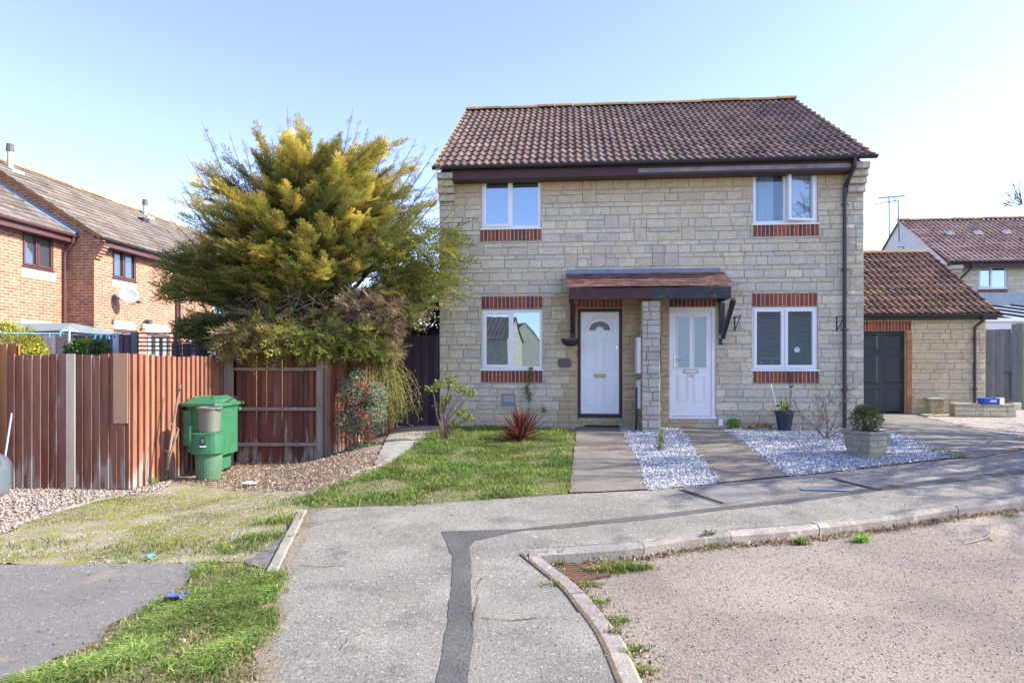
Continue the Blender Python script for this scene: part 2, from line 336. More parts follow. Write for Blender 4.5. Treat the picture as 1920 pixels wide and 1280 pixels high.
def soldier(parent, u0, u1, z0, z1, w=0., name='brick_lintel', seed=1, out=.012):
    r = random.Random(seed); mb = MB(); mb.box(u0, u1, w-.009, w+.06, z0, z1, (.62, .50, .38))
    n = round((u1-u0)/.076); s = (u1-u0)/n
    for i in range(n):
        c = jit(r.choice([(.30, .085, .05), (.24, .075, .05), (.15, .06, .055), (.35, .10, .055), (.20, .065, .055)]), .12, r)
        mb.box(u0+i*s+.0065, u0+(i+1)*s-.0065, w-out+r.uniform(-.002, .002), w+.05, z0+.004, z1-.004, c)
    return mb.build(name, M['brick'], parent)
def tiled(name, parent, W, L, pitch, gauge=.32, roll=.146, loc=(0, 0, 0), rz=0., h=.032, lip=.024, cols=None, m=None, seed=3, sub=8, mats=None):
    """a slope of profiled concrete tiles: x along the eave, rising towards +y"""
    r = random.Random(seed); n = max(2, round(W/roll)); s = W/n; rows = max(1, round(L/gauge)); gs = L/rows; cp, sp = math.cos(pitch), math.sin(pitch)
    cols = cols or [(.175, .118, .095), (.155, .105, .087), (.195, .132, .105), (.14, .096, .082)]
    prof = [0, 0, .02, .5, .95, 1, .8, .15] if sub == 8 else [0, 0, .9, .9]
    prof = prof[:sub]; xs = []; hs = []
    for i in range(n):
        for k in range(sub): xs.append((i+k/sub)*s); hs.append(prof[k]*h)
    xs.append(W); hs.append(0); m_ = len(xs); vs_ = []; fs = []; cs = []
    tj = [[r.uniform(-.004, .006) for _ in range(n//2+2)] for _ in range(rows)]
    for j in range(rows):
        for e, (t, up) in enumerate(((j*gs, lip), ((j+1)*gs, 0.), (j*gs, -.004))):
            for i in range(m_):
                a = hs[i] if e < 2 else hs[i]*.0
                nn = a+up+.004+(tj[j][(i//sub)//2] if e == 0 else 0); vs_.append((xs[i], t*cp-nn*sp, t*sp+nn*cp))
        b0 = j*3*m_; tc = [jit(r.choice(cols), .16, r) for _ in range(n//2+2)]
        for i in range(m_-1):
            c = tc[(i//sub+(j % 2))//2]
            fs.append((b0+i, b0+i+1, b0+m_+i+1, b0+m_+i)); cs.append(c)
            fs.append((b0+2*m_+i, b0+2*m_+i+1, b0+i+1, b0+i)); cs.append(tuple(x*.8 for x in c))
    me = bpy.data.meshes.new(name); me.from_pydata(vs_, [], fs); setcol(me, cs)
    return finish(name, me, m or M['tile'], parent, loc=loc, rz=rz)
def window(parent, x, y, z, w, h, rz=0., lights=(.48, .52), sashes=(True, False), fr=.055, m='upvc', glass='glass', sill=True, open_=None, name='window', depth=.06, room=True, sillm=None, proud=.035):
    """origin at the outer bottom left corner; local -y looks outwards"""
    f = MB(); d0, d1 = -depth*.2, depth
    f.box(0, w, d0, d1, 0, fr); f.box(0, w, d0, d1, h-fr, h); f.box(0, fr, d0, d1, fr, h-fr); f.box(w-fr, w, d0, d1, fr, h-fr)
    xs = [0]; 
    for q in lights: xs.append(xs[-1]+q*w/sum(lights))
    for q in xs[1:-1]: f.box(q-fr*.5, q+fr*.5, d0+.001, d1, fr, h-fr)
    o = f.build(name, M[m], parent, bevel=.004, loc=(x, y, z), rz=rz)
    for i in range(len(lights)):
        a = xs[i]+(fr if i == 0 else fr*.5); b = xs[i+1]-(fr if i == len(lights)-1 else fr*.5); c, d = fr, h-fr
        piv = None
        if sashes[i]:
            e = .05; a2, b2, c2, d2 = a-.016, b+.016, c-.016, d+.016; y0, y1 = -proud, d1-.01; s = MB()
            s.box(a2, b2, y0, y1, c2, c2+e); s.box(a2, b2, y0, y1, d2-e, d2); s.box(a2, a2+e, y0, y1, c2+e, d2-e); s.box(b2-e, b2, y0, y1, c2+e, d2-e)
            sa = s.build('sash', M[m], o, bevel=.005)
            a, b, c, d = a2+e, b2-e, c2+e, d2-e
            if open_ == i: 
                piv = Matrix.Translation((b2, y0, 0)) @ Matrix.Rotation(R(14), 4, 'Z') @ Matrix.Translation((-b2, -y0, 0)); sa.data.transform(piv)
        p = MB().box(a-.004, b+.004, .012, .020, c-.004, d+.004).build('pane', M[glass], o)
        if piv: p.data.transform(piv)
    if sill: MB().box(-.03, w+.03, -.07, .03, -.028, -.002).build('sill', M[sillm or m], o, bevel=.004)
    if room:
        b = MB(); y0, y1 = depth+.002, depth+.6
        b.add([(0, y0, 0), (w, y0, 0), (w, y1, 0), (0, y1, 0), (0, y0, h), (w, y0, h), (w, y1, h), (0, y1, h)], [(0, 1, 2, 3), (4, 7, 6, 5), (0, 3, 7, 4), (1, 5, 6, 2), (3, 2, 6, 7)])
        b.build('room', M['dark'], o)
    return o
def gutter(parent, p, q, name='gutter', m='black', r=.058, sides=8):
    mb = MB(); p = Vector(p); q = Vector(q); d = q-p; L = d.length; d.normalize(); side = d.cross(Vector((0, 0, 1))).normalized(); vs_ = []
    prof = [(math.cos(a), math.sin(a)) for a in [math.pi+math.pi*k/sides for k in range(sides+1)]]
    n = len(prof)
    for t in (0, L):
        for rr in (r, r-.006):
            for c, s_ in prof: vs_.append(p+d*t+side*c*rr+Vector((0, 0, s_*rr)))
    fs = []
    for k in range(n-1):
        fs.append((k, k+1, 2*n+k+1, 2*n+k)); fs.append((n+k, 3*n+k, 3*n+k+1, n+k+1))
    fs += [(0, 2*n, 3*n, n), (n-1, 2*n-1, 4*n-1, 3*n-1), tuple(range(n)), tuple(range(3*n-1, 2*n-1, -1))]
    mb.add(vs_, fs)
    k = 0
    while k*.95 < L:
        t = p+d*min(L-.03, .15+k*.95)
        mb.tube([t+side*math.cos(a)*(r+.006)+Vector((0, 0, math.sin(a)*(r+.006))) for a in [math.pi+math.pi*i/6 for i in range(7)]], .01, 4); k += 1
    return mb.build(name, M[m], parent, smooth=False)
def pipe(parent, pts, r=.034, m='black', name='downpipe', clips=(), out=(0, 1, 0)):
    mb = MB().tube(pts, r, 10)
    for z in clips:
        p = Vector((pts[-1][0], pts[-1][1], z)); mb.tube([p-Vector((0, 0, .03)), p+Vector((0, 0, .03))], r+.008, 10)
        mb.beam(p-Vector((.07, 0, 0)), p+Vector((.07, 0, 0)), .012, .02)
    return mb.build(name, M[m], parent, smooth=False)
def ridge(parent, p, q, r=.11, m='tile_edge', name='ridge_tiles', col=(1, 1, 1)):
    mb = MB(); p = Vector(p); q = Vector(q); L = (q-p).length; n = max(1, round(L/.45)); d = (q-p)/n; u = d.normalized(); side = u.cross(Vector((0, 0, 1)))
    for i in range(n):
        a = p+d*i+Vector((0, 0, rnd.uniform(-.012, .012))); vs_ = []
        for t in (.0, d.length-.012):
            for k in range(7):
                an = math.pi*k/6; rr = r*(1.03 if t else 1.)
                vs_.append(a+u*t+side*math.cos(an)*rr+Vector((0, 0, math.sin(an)*rr*.8-.03)))
        mb.add(vs_, [(k, k+1, 8+k, 7+k) for k in range(6)]+[tuple(range(7)), tuple(range(13, 6, -1))], jit(col, .15))
    return mb.build(name, M[m], parent)
def numbers(txt, size, m, parent, loc, rot=(R(90), 0, 0), name='number', ext=.002):
    cu = bpy.data.curves.new('t', 'FONT'); cu.body = txt; cu.size = size; cu.extrude = ext; cu.align_x = 'CENTER'; cu.align_y = 'CENTER'; cu.offset = .0015 if size > .05 else 0
    t = bpy.data.objects.new('t', cu); COL.objects.link(t); bpy.context.view_layer.update()
    me = bpy.data.meshes.new_from_object(t.evaluated_get(bpy.context.evaluated_depsgraph_get())); bpy.data.objects.remove(t)
    me.name = name; me.materials.clear(); setcol(me, [(1, 1, 1)]*len(me.polygons)); o = finish(name, me, M[m], parent); o.location = loc; o.rotation_euler = rot
    return o
# ---- foliage
def spray_template(n=14, ang=42, w=.05, seed=1, droop=.05):
    r = random.Random(seed); vs_ = []; fs = []; tt = []
    def tri(p, q, wd, t):
        p = np.array(p); q = np.array(q); d = q-p; s = np.cross(d, [0, 0, 1.]); s = s/np.linalg.norm(s)*wd; m_ = p+d*.45
        k = len(vs_); vs_.extend([p, m_+s+[0, 0, wd*.5], q, m_-s-[0, 0, wd*.2]]); fs.append((k, k+1, k+2, k+3)); tt.append(t)
    pt = lambda t: (t, 0, -droop*t*t*3+.02*math.sin(t*9+seed))
    for i in range(4): tri(pt(i/4), pt((i+1.2)/4), w*.22, i/4)
    for i in range(n):
        t = .08+.9*i/n; sd = 1 if i % 2 else -1; l = (.34*(1-t)+.10)*r.uniform(.7, 1.2); a = R(ang)*r.uniform(.75, 1.2)
        p = np.array(pt(t)); d = np.array([math.cos(a), sd*math.sin(a), r.uniform(-.35, .35)]); q = p+d*l
        tri(p, q, w*.42, t)
        for k in (.35, .65, .85):
            b = p+d*l*k; s2 = r.choice((-1, 1)); e = np.array([math.cos(a+s2*.8), sd*math.sin(a+s2*.8), r.uniform(-.5, .5)])
            tri(b, b+e*l*.38, w*.34, t+.1)
    return np.array(vs_), np.array(fs), np.array(tt)
def basis(D, roll):
    D = D/np.linalg.norm(D, axis=1, keepdims=True); up = np.tile([0., 0, 1], (len(D), 1)); up[np.abs(D[:, 2]) > .95] = [0, 1, 0]
    S = np.cross(up, D); S /= np.linalg.norm(S, axis=1, keepdims=True); N_ = np.cross(D, S)
    c, s = np.cos(roll)[:, None], np.sin(roll)[:, None]; S2 = S*c+N_*s; N2 = N_*c-S*s
    return np.stack([D, S2, N2], axis=2)                     # columns
def replicate(tpl, P, D, S, roll, C0, tipc=None):
    v, f, t = tpl; B = basis(D, roll); n = len(P)
    W = np.einsum('nij,kj->nki', B, v)*S[:, None, None]+P[:, None, :]
    FF = f[None]+np.arange(n)[:, None, None]*len(v); CC = np.repeat(C0[:, None, :], len(f), 1)
    if tipc is not None: k = np.clip(t, 0, 1)[None, :, None]; CC = CC*(1-k*.6)+tipc[:, None, :]*k*.6
    return W.reshape(-1, 3), FF.reshape(-1, f.shape[1]), CC.reshape(-1, 3)
def join(parts):
    V_ = []; F_ = []; C_ = []; n = 0
    for v, f, c in parts: V_.append(v); F_.append(f+n); C_.append(c); n += len(v)
    return np.vstack(V_), np.vstack(F_), np.vstack(C_)
LEAF = (np.array([[0, 0, 0], [.45, .28, .06], [1, 0, -.08], [.45, -.28, .06]]), np.array([[0, 1, 2, 3]]), np.array([.5]))
def leaves(P, S, cols, seed=1, up=.3):
    g = np.random.default_rng(seed); n = len(P); D = g.normal(size=(n, 3)); D[:, 2] += up
    c = np.array(cols)[g.integers(0, len(cols), n)]*g.uniform(.75, 1.25, (n, 1))
    return replicate(LEAF, P, D, S, g.uniform(0, 6.28, n), c)
def in_poly(P, poly):
    x, y = P[:, 0], P[:, 1]; ins = np.zeros(len(P), bool); n = len(poly)
    for i in range(n):
        x0, y0 = poly[i]; x1, y1 = poly[(i+1) % n]
        c = ((y0 > y) != (y1 > y)) & (x < (x1-x0)*(y-y0)/((y1-y0) or 1e-9)+x0); ins ^= c
    return ins
def scatter(poly, n, seed, dens=None):
    g = np.random.default_rng(seed); a = np.array(poly); lo, hi = a.min(0), a.max(0); out = np.zeros((0, 2)); k = 0
    while len(out) < n and k < 60:
        P = g.uniform(lo, hi, (n*2, 2)); P = P[in_poly(P, poly)]
        if dens is not None: P = P[g.random(len(P)) < dens(P)]
        out = np.vstack([out, P]); k += 1
    return out[:n]
def vnoise(P, s, seed=0):
    """cheap smooth 2-D noise in 0..1"""
    g = np.random.default_rng(seed); v = np.zeros(len(P))
    for k in range(14):
        a = g.uniform(0, 6.28); f = s*g.uniform(.4, 2.4); v += np.sin((P[:, 0]*math.cos(a)+P[:, 1]*math.sin(a))*f+g.uniform(0, 6.28))
    return .5+v/10.6
def blades(P, h, cols, seed=1, off=0., w=.006, lean=.5, tipk=1.25):
    g = np.random.default_rng(seed); n = len(P); z = G(P[:, 0], P[:, 1])+off; hh = h*g.uniform(.5, 1.3, n) if np.isscalar(h) else h*g.uniform(.5, 1.3, n)
    a = g.uniform(0, 6.28, n); b = g.uniform(0, 6.28, n); ln = hh*g.uniform(.1, lean*1.6, n)
    B = np.stack([P[:, 0], P[:, 1], z], 1); s = np.stack([np.cos(a), np.sin(a), a*0], 1)*(w*g.uniform(.6, 1.4, n))[:, None]*.5
    d = np.stack([np.cos(b), np.sin(b), b*0], 1)
    mid = B+d*(ln*.3)[:, None]; mid[:, 2] += hh*.6; tip = B+d*ln[:, None]; tip[:, 2] += hh*np.clip(1-lean*.3, .3, 1)
    V_ = np.stack([B-s, B+s, mid+s*.8, mid-s*.8, tip], 1).reshape(-1, 3); k = np.arange(n)[:, None]*5
    Fq = np.concatenate([k+np.array([[0, 1, 2, 3]]), k+np.array([[3, 2, 4, 4]])], 0)
    c = np.array(cols)[g.integers(0, len(cols), n)]*g.uniform(.75, 1.3, (n, 1))
    k1 = vnoise(P, 4, seed+60)[:, None]; k2 = vnoise(P, 1.6, seed+61)[:, None]; c = c*(.7+.65*k1); dry = np.clip((k2-.55)*2.0, 0, .7); c = c*(1-dry)+np.array([[.34, .37, .09]])*dry*(.6+.6*k1)
    Ft = np.concatenate([k+np.array([[0, 1, 2]]), k+np.array([[0, 2, 3]]), k+np.array([[3, 2, 4]])], 0)
    return V_, Ft, np.concatenate([c*.8, c*.8, c*tipk], 0)
def chips(P, size, cols, seed=1, off=0., flat=.6):
    g = np.random.default_rng(seed); n = len(P); base = np.array([[1, 0, 0], [-.8, .3, .1], [.1, .9, 0], [-.1, -.9, .1], [.1, .1, 1], [0, 0, -.6.__float__()]])
    f = np.array([[0, 2, 4], [2, 1, 4], [1, 3, 4], [3, 0, 4], [2, 0, 5], [1, 2, 5], [3, 1, 5], [0, 3, 5]])
    s = size*g.uniform(.5, 1.5, n)*.5; W = base[None]*g.uniform(.6, 1.3, (n, 6, 1)); a = g.uniform(0, 6.28, n); c, sn = np.cos(a), np.sin(a)
    x = W[:, :, 0]*c[:, None]-W[:, :, 1]*sn[:, None]; y = W[:, :, 0]*sn[:, None]+W[:, :, 1]*c[:, None]; z = W[:, :, 2]*flat
    tl = g.normal(0, .35, (n, 2)); z = z+x*tl[:, :1]+y*tl[:, 1:]
    V_ = np.stack([x, y, z], 2)*s[:, None, None]; V_[:, :, 0] += P[:, :1]; V_[:, :, 1] += P[:, 1:2]; V_[:, :, 2] += (G(P[:, 0], P[:, 1])+off+s*.3)[:, None]
    FF = f[None]+np.arange(n)[:, None, None]*6; C = np.array(cols)[g.integers(0, len(cols), n)]*g.uniform(.8, 1.2, (n, 1))
    return V_.reshape(-1, 3), FF.reshape(-1, 3), np.repeat(C, 8, 0)
def branch(mb, p, d, L, r, depth, rr, tips=None, spread=.6, up=.12, n=5, col=(1, 1, 1), kids=3, minr=.003):
    p = Vector(p); d = Vector(d).normalized(); pts = [p.copy()]; rad = [r]; k = 4
    for i in range(k):
        d = (d+Vector((rr.gauss(0, .12), rr.gauss(0, .12), rr.gauss(0, .1)+up*.4))).normalized(); p = p+d*(L/k); pts.append(p.copy()); rad.append(max(minr, r*(1-.5*(i+1)/k)))
    mb.tube(pts, rad, n if r > .02 else 4 if r > .008 else 3, col, cap=False)
    if tips is not None: tips.append((pts[-1], d.copy(), depth)); tips.append((pts[2], d.copy(), depth))
    if depth <= 0: return
    for i in range(kids):
        j = 4 if i == 0 else rr.choice((1, 2, 3, 3))
        q = pts[j]; dd = d if i == 0 else (d+Vector((rr.gauss(0, spread), rr.gauss(0, spread), rr.gauss(0, spread*.7)+up))).normalized()
        branch(mb, q, dd, L*rr.uniform(.62, .85), max(minr, rad[j]*(.85 if i == 0 else .6)), depth-1, rr, tips, spread, up, n, col, kids, minr)

# ------------------------------------------------------------------ ground, road, pavement, paths
def px(*pts): return [gp(x, y) for x, y in pts]
def off_poly(pts, w):
    out = []
    for i, p in enumerate(pts):
        a = Vector(pts[max(0, i-1)]); b = Vector(pts[min(len(pts)-1, i+1)]); t = (b-a).normalized(); out.append((p[0]-t.y*w, p[1]+t.x*w))
    return out
def jag(poly, amp, seed=1, step=.12):
    r = random.Random(seed); out = []
    for i in range(len(poly)):
        a = Vector(poly[i]); b = Vector(poly[(i+1) % len(poly)]); n = max(1, int((b-a).length/step))
        if (b-a).length > 12: n = 8
        for k in range(n):
            p = a.lerp(b, k/n); out.append((p.x+r.gauss(0, amp), p.y+r.gauss(0, amp)))
    return out
def sheet(name, poly, off, m, kind='structure', cell=.3, zf=None, label=None, cat=None):
    bm = bmesh.new(); vs_ = [bm.verts.new((x, y, 0)) for x, y in poly]; bm.faces.new(vs_)
    bmesh.ops.triangulate(bm, faces=bm.faces[:])
    xs = [p[0] for p in poly]; ys = [p[1] for p in poly]
    for ax, lo, hi in ((0, max(min(xs), -14), min(max(xs), 16)), (1, max(min(ys), .5), min(max(ys), 20))):
        t = math.ceil(lo/cell)*cell+.013
        while t < hi:
            co = [0, 0, 0]; no = [0, 0, 0]; co[ax] = t; no[ax] = 1
            bmesh.ops.bisect_plane(bm, geom=bm.verts[:]+bm.edges[:]+bm.faces[:], plane_co=co, plane_no=no); t += cell
    for v in bm.verts: v.co.z = float((zf or G)(v.co.x, v.co.y))+off
    bmesh.ops.recalc_face_normals(bm, faces=bm.faces[:])
    for f in bm.faces:
        if f.normal.z < 0: f.normal_flip()
    me = bpy.data.meshes.new(name); bm.to_mesh(me); bm.free(); setcol(me, [(1, 1, 1)]*len(me.polygons))
    o = finish(name, me, m); o['kind'] = kind
    if label: o['label'] = label
    return o
kerbA = px((1212, 1280), (1165, 1190), (1125, 1140), (1090, 1100), (1045, 1065), (1006, 1036))
kerbA = [(.66, -14), (.66, .2), (.66, 1.2), (.657, 2.2)]+kerbA
kerbB = px((1100, 1030), (1200, 1022), (1330, 1003), (1500, 990), (1660, 972), (1800, 950), (1920, 936))
lx, ly = kerbB[-1]; kerbB += [(lx+2, ly+.95), (lx+5, ly+2.6), (lx+9, ly+5), (lx+20, ly+10)]
def smooth(pts, n=6):
    P_ = [Vector(p) for p in pts]; out = []
    for i in range(len(P_)-1):
        a, b, c_, d_ = P_[max(0, i-1)], P_[i], P_[i+1], P_[min(len(P_)-1, i+2)]
        if (c_-b).length > .9: out.append(b[:]); continue
        for k in range(n): t = k/n; q = .5*((2*b)+(c_-a)*t+(2*a-5*b+4*c_-d_)*t*t+(-a+3*b-3*c_+d_)*t**3); out.append(q[:])
    out.append(P_[-1][:]); return out
kerbA = smooth(kerbA); kerbB = smooth(kerbB, 3)
KF = kerbA+kerbB
DROP = .105
road_poly = KF+[(45, ly+10), (45, -14)]
def Groad(x, y): return G(x, y)-DROP
gx = sorted({*np.round(np.arange(-14, 16.01, .2), 3), *[-2500, -600, -200, -90, -50, -30, -20, 22, 30, 50, 90, 200, 600, 2500]})
gy = sorted({*np.round(np.arange(0, 20.01, .2), 3), *[-800, -200, -60, -25, -12, -5, -2, 24, 30, 45, 70, 120, 300, 900, 2500]})
X, Y = np.meshgrid(gx, gy, indexing='xy'); P = np.stack([X.ravel(), Y.ravel()], 1)
Zg = G(P[:, 0], P[:, 1])-.012; dn = off_poly(KF, .32); ins = in_poly(P, dn+road_poly[len(KF):]); Zg[ins] -= DROP+.04
nx, ny = len(gx), len(gy); I = (np.arange(ny-1)[:, None]*nx+np.arange(nx-1)[None]).ravel()
g0 = npmesh('ground', np.column_stack([P, Zg]), np.stack([I, I+1, I+nx+1, I+nx], 1), np.ones((len(I), 3)), M['soil']); tag(g0, kind='structure')
sheet('road', road_poly, 0, M['road'], zf=Groad, cell=.4)
def kerb_run(name, F_, w=.125, top=.006, bot=-.25, seglen=.915, cham=.03, m='kerb', gap=.004, jt=.003, col=(1, 1, 1)):
    pts = [Vector((*p, 0)) for p in F_]; d = []; 
    for i in range(len(pts)-1): d.append((pts[i+1]-pts[i]).length)
    tot = sum(d); mb = MB(); r = random.Random(5)
    def P_(s):
        for i, l in enumerate(d):
            if s <= l or i == len(d)-1: q = pts[i].lerp(pts[i+1], s/l); t = (pts[i+1]-pts[i]).normalized(); return q, Vector((-t.y, t.x, 0))
            s -= l
    s = 0
    while s < tot-.05:
        e = min(s+seglen, tot); k = max(2, int((e-s)/.15)); vs_ = []; dz = r.gauss(0, jt); ds = r.gauss(0, jt)
        for i in range(k+1):
            q, nrm = P_(s+gap+(e-s-2*gap)*i/k); q2, n2 = P_(max(0, s+(e-s)*i/k-.1)); q3, n3 = P_(min(tot, s+(e-s)*i/k+.1)); nrm = (n2+n3+nrm).normalized()
            z = float(G(q.x, q.y))+dz; q = q+nrm*(ds)
            for a, zz in ((0, bot), (0, top-cham), (cham*.9, top), (w, top), (w, bot)): v = q+nrm*a; vs_.append((v.x, v.y, z+zz))
        fs = [(i*5+j, i*5+j+1, (i+1)*5+j+1, (i+1)*5+j) for i in range(k) for j in range(4)]+[(0, 1, 2, 3, 4), tuple(k*5+j for j in (4, 3, 2, 1, 0))]
        mb.add(vs_, fs, jit(col, .12)); s = e
    o = mb.build(name, M[m]); tag(o, kind='structure'); return o
kerb_run('kerb', KF, bot=-.3)
L_edge = px((590, 953), (575, 962), (548, 1015), (520, 1075), (505, 1120), (490, 1200), (480, 1280))
top_edge = px((1920, 838), (1830, 857), (1800, 860), (1620, 879), (1480, 894), (1350, 906), (1218, 919), (1070, 926), (900, 938), (760, 948))
bx, by = top_edge[0]
inner = off_poly(KF, .105)
pave = [(L_edge[-1][0]-.0, -14)]+L_edge[::-1]+top_edge[::-1]+[(bx+4, by+1.5), (bx+24, by+11)]+inner[::-1]
sheet('pavement', pave, .004, M['asphalt'], cell=.4)
patch = px((820, 1280), (838, 1180), (846, 1100), (849, 1045), (828, 997), (970, 993), (1060, 983), (1200, 968), (1354, 950), (1503, 934), (1671, 910), (1920, 881),
           (1920, 889), (1671, 918), (1503, 941), (1354, 957), (1200, 976), (1060, 990), (977, 996), (935, 1005), (893, 1014), (880, 1026), (884, 1060), (883, 1110), (887, 1200), (877, 1280))
patch = [(patch[0][0], -14)]+patch+[(patch[-1][0]+.01, -14)]
sheet('pavement_patch', jag(patch, .004, 3, .06), .008, M['asphalt_patch'], cell=.4)
sheet('pavement_patch', jag(px((1272, 919), (1345, 909), (1428, 934), (1352, 948)), .003, 4), .0085, M['asphalt_dark'])
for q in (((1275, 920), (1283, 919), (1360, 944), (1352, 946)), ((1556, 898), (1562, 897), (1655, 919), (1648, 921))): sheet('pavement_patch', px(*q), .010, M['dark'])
lp = px((1083, 796), (1168, 796), (1218, 919), (1068, 926)); rp = px((1258, 796), (1345, 796), (1380, 820), (1480, 894), (1350, 907), (1295, 838))
sheet('path', jag(lp, .006, 5), .019, M['pathm']); sheet('path', jag(rp, .006, 6), .019, M['pathm'])
g1 = px((1160, 797), (1268, 797), (1297, 838), (1352, 907), (1214, 920)); g2 = px((1338, 797), (1626, 797), (1672, 812), (1735, 836), (1800, 858), (1620, 878), (1478, 894), (1378, 820))
for gg in (g1, g2): sheet('gravel_bed', jag(gg, .008, 7), .012, M['gravel_bed'])
drv = px((1618, 774), (1700, 774), (1745, 786), (1830, 806), (1920, 824), (1920, 842), (1830, 859), (1795, 858), (1735, 836), (1672, 812), (1622, 796))
drv = drv[:5]+[(drv[4][0]+4, drv[4][1]), (drv[5][0]+4.5, drv[5][1]+1.6)]+drv[5:]
sheet('driveway', jag(drv, .01, 8), .018, M['drive'])
g3 = px((1738, 784), (1760, 773), (1850, 770), (1920, 770), (1920, 824), (1830, 806), (1745, 786)); g3[3] = (g3[3][0]+5, g3[3][1]); g3.insert(4, (g3[3][0], g3[4][1]))
sheet('gravel_bed', jag(g3, .02, 9), .022, M['gravel_tan'])
ld = px((0, 1058), (200, 1057), (383, 1058), (350, 1095), (290, 1135), (210, 1172), (190, 1197), (110, 1237), (38, 1280)); ld = [(-9, ld[0][1])]+ld+[(ld[-1][0]-.8, 1.5), (-9, 1.5)]
sheet('driveway', jag(ld, .02, 10), .006, M['drive'])
pg = px((0, 880), (40, 917), (240, 922), (330, 898), (300, 920), (240, 930), (150, 948), (70, 972), (0, 1003)); pg = [(-9, pg[0][1])]+pg+[(-9, pg[-1][1]-.5)]
sheet('gravel_bed', jag(pg, .03, 11), .004, M['gravel_pink'])
moss = px((0, 1003), (70, 972), (150, 948), (240, 928), (330, 910), (420, 915), (520, 920), (600, 925), (580, 955), (560, 985), (545, 1010), (470, 1055), (383, 1058), (200, 1057), (0, 1058)); moss = [(-9, moss[0][1])]+moss+[(-9, moss[-1][1])]
sheet('mossy_ground', jag(moss, .04, 12), .002, M['moss'])
verge = [(ld[-2][0]-.0, 1.5)]+px((38, 1280), (110, 1237), (190, 1197), (210, 1172), (290, 1135), (350, 1095), (383, 1058), (470, 1055), (520, 1075), (505, 1120), (490, 1200), (480, 1280))+[(L_edge[-1][0], 1.5)]
sheet('verge', jag(verge, .02, 13), .001, M['lawnm'])
lawn = px((592, 953), (568, 940), (610, 915), (700, 887), (745, 862), (775, 836), (802, 816), (828, 806))+[wld(u_, -.12)[:2] for u_ in (.1, .9, 1.6)]+px((1080, 808), (1069, 925), (900, 938), (760, 948))
lawn = [(p[0], p[1]) for p in lawn]
sheet('lawn', jag(lawn, .02, 14), .003, M['lawnm'])
sp = px((735, 866), (700, 880), (742, 800), (826, 800), (829, 807), (803, 816), (776, 836), (748, 862)); sheet('path', jag(sp, .008, 15), .010, M['concrete'])
# concrete edging and haunching along the pavement
kerb_run('edging', px((519, 1076), (546, 1018), (574, 960)), w=.075, top=.03, bot=-.2, cham=.01)
sheet('concrete_haunch', jag(px((462, 1058), (520, 1078), (548, 1015), (572, 965), (566, 962), (540, 985), (500, 1030)), .02, 16, .08), .012, M['haunch'])
kerb_run('edging', px((-60, 1000), (30, 985), (100, 962), (150, 948), (230, 930)), w=.05, top=.02, bot=-.1, cham=.004)
kerb_run('edging', px((660, 888), (700, 878), (735, 866)), w=.05, top=.02, bot=-.1, cham=.004)
kerb_run('edging', px((1020, 806), (1078, 806)), w=.06, top=.03, bot=-.1, cham=.004)
kerb_run('edging', px((1826, 859), (1920, 840)), w=.035, top=.022, bot=-.1, cham=.004, m='brick', col=(.34, .2, .12))
# slabs edging the white gravel
for i, (x0, x1) in enumerate(((1372, 1412), (1418, 1452), (1456, 1500), (1506, 1552), (1558, 1612))):
    (a, b), (c, d) = gp(x0, 808), gp(x1, 811); z = float(G((a+c)/2, b))
    o = MB().box(0, c-a-.02, 0, .12, 0, .045, jit((1, 1, 1), .15)).build('edging_slab', M['concrete'], loc=(a, b-.02, z+.005), rz=YAW+rnd.uniform(-.03, .03), bevel=.008)
    tag(o, ['pale edging slab nearest the small green shrub below the blinds window', 'edging slab just left of the dark plant pot', 'edging slab at the foot of the dark plant pot', 'edging slab right of the plant pot by the bare shrub', 'edging slab nearest the black downpipe foot'][i], 'slab', 'slabs edging the white gravel')

# ------------------------------------------------------------------ loose ground cover
def stuff(name, data, m): return tag(npmesh(name, *data, m), kind='stuff')
GR = [(.11, .20, .035), (.15, .26, .05), (.21, .31, .065), (.29, .34, .09), (.08, .15, .03), (.34, .32, .13)]
GY = [(.34, .36, .09), (.42, .38, .12), (.22, .30, .06), (.46, .40, .20), (.30, .30, .07)]
P1 = scatter(lawn, 52000, 1, lambda P: np.clip(vnoise(P, 3.5, 2)*2.4-.6, .10, 1))
P1b = scatter(lawn, 5200, 21, lambda P: (vnoise(P, 6, 5) > .62)*1.)
P1 = P1+np.random.default_rng(92).normal(0, .03, P1.shape); h1 = .028+.035*vnoise(P1, 5, 8)
stuff('grass', join([blades(P1, h1, GR, 1, w=.008, lean=.9), blades(P1b, .085, GR[:3], 2, w=.009, lean=.8)]), M['grass'])
P2 = scatter(verge, 46000, 3, lambda P: np.clip((vnoise(P, 8, 4)*.5+vnoise(P, 3.5, 14)*.5-.51)*7, .02, 1)*np.clip((P[:, 1]-1.8)*.8, .2, 1))
P2 = P2+np.random.default_rng(91).normal(0, .045, P2.shape)
stuff('grass', join([blades(P2, .025+.04*vnoise(P2, 11, 9), GR, 4, w=.006, lean=1.3), blades(scatter(verge, 14000, 33), .022, [(.42, .33, .19), (.34, .25, .14)], 5, w=.006, lean=1.2)]), M['grass'])
P3 = scatter(moss, 17000, 5, lambda P: np.clip((vnoise(P, 3.2, 6)-.40)*3.5, .015, 1))
P3 = P3[(P3[:, 0] > -7) & ~in_poly(P3, px((462, 1058), (520, 1078), (548, 1015), (572, 965), (540, 985), (500, 1030)))]
stuff('grass', blades(P3, .008+.02*vnoise(P3, 2.5, 7), GY+GY+GR[1:2], 6, w=.006, lean=1.1), M['grass'])
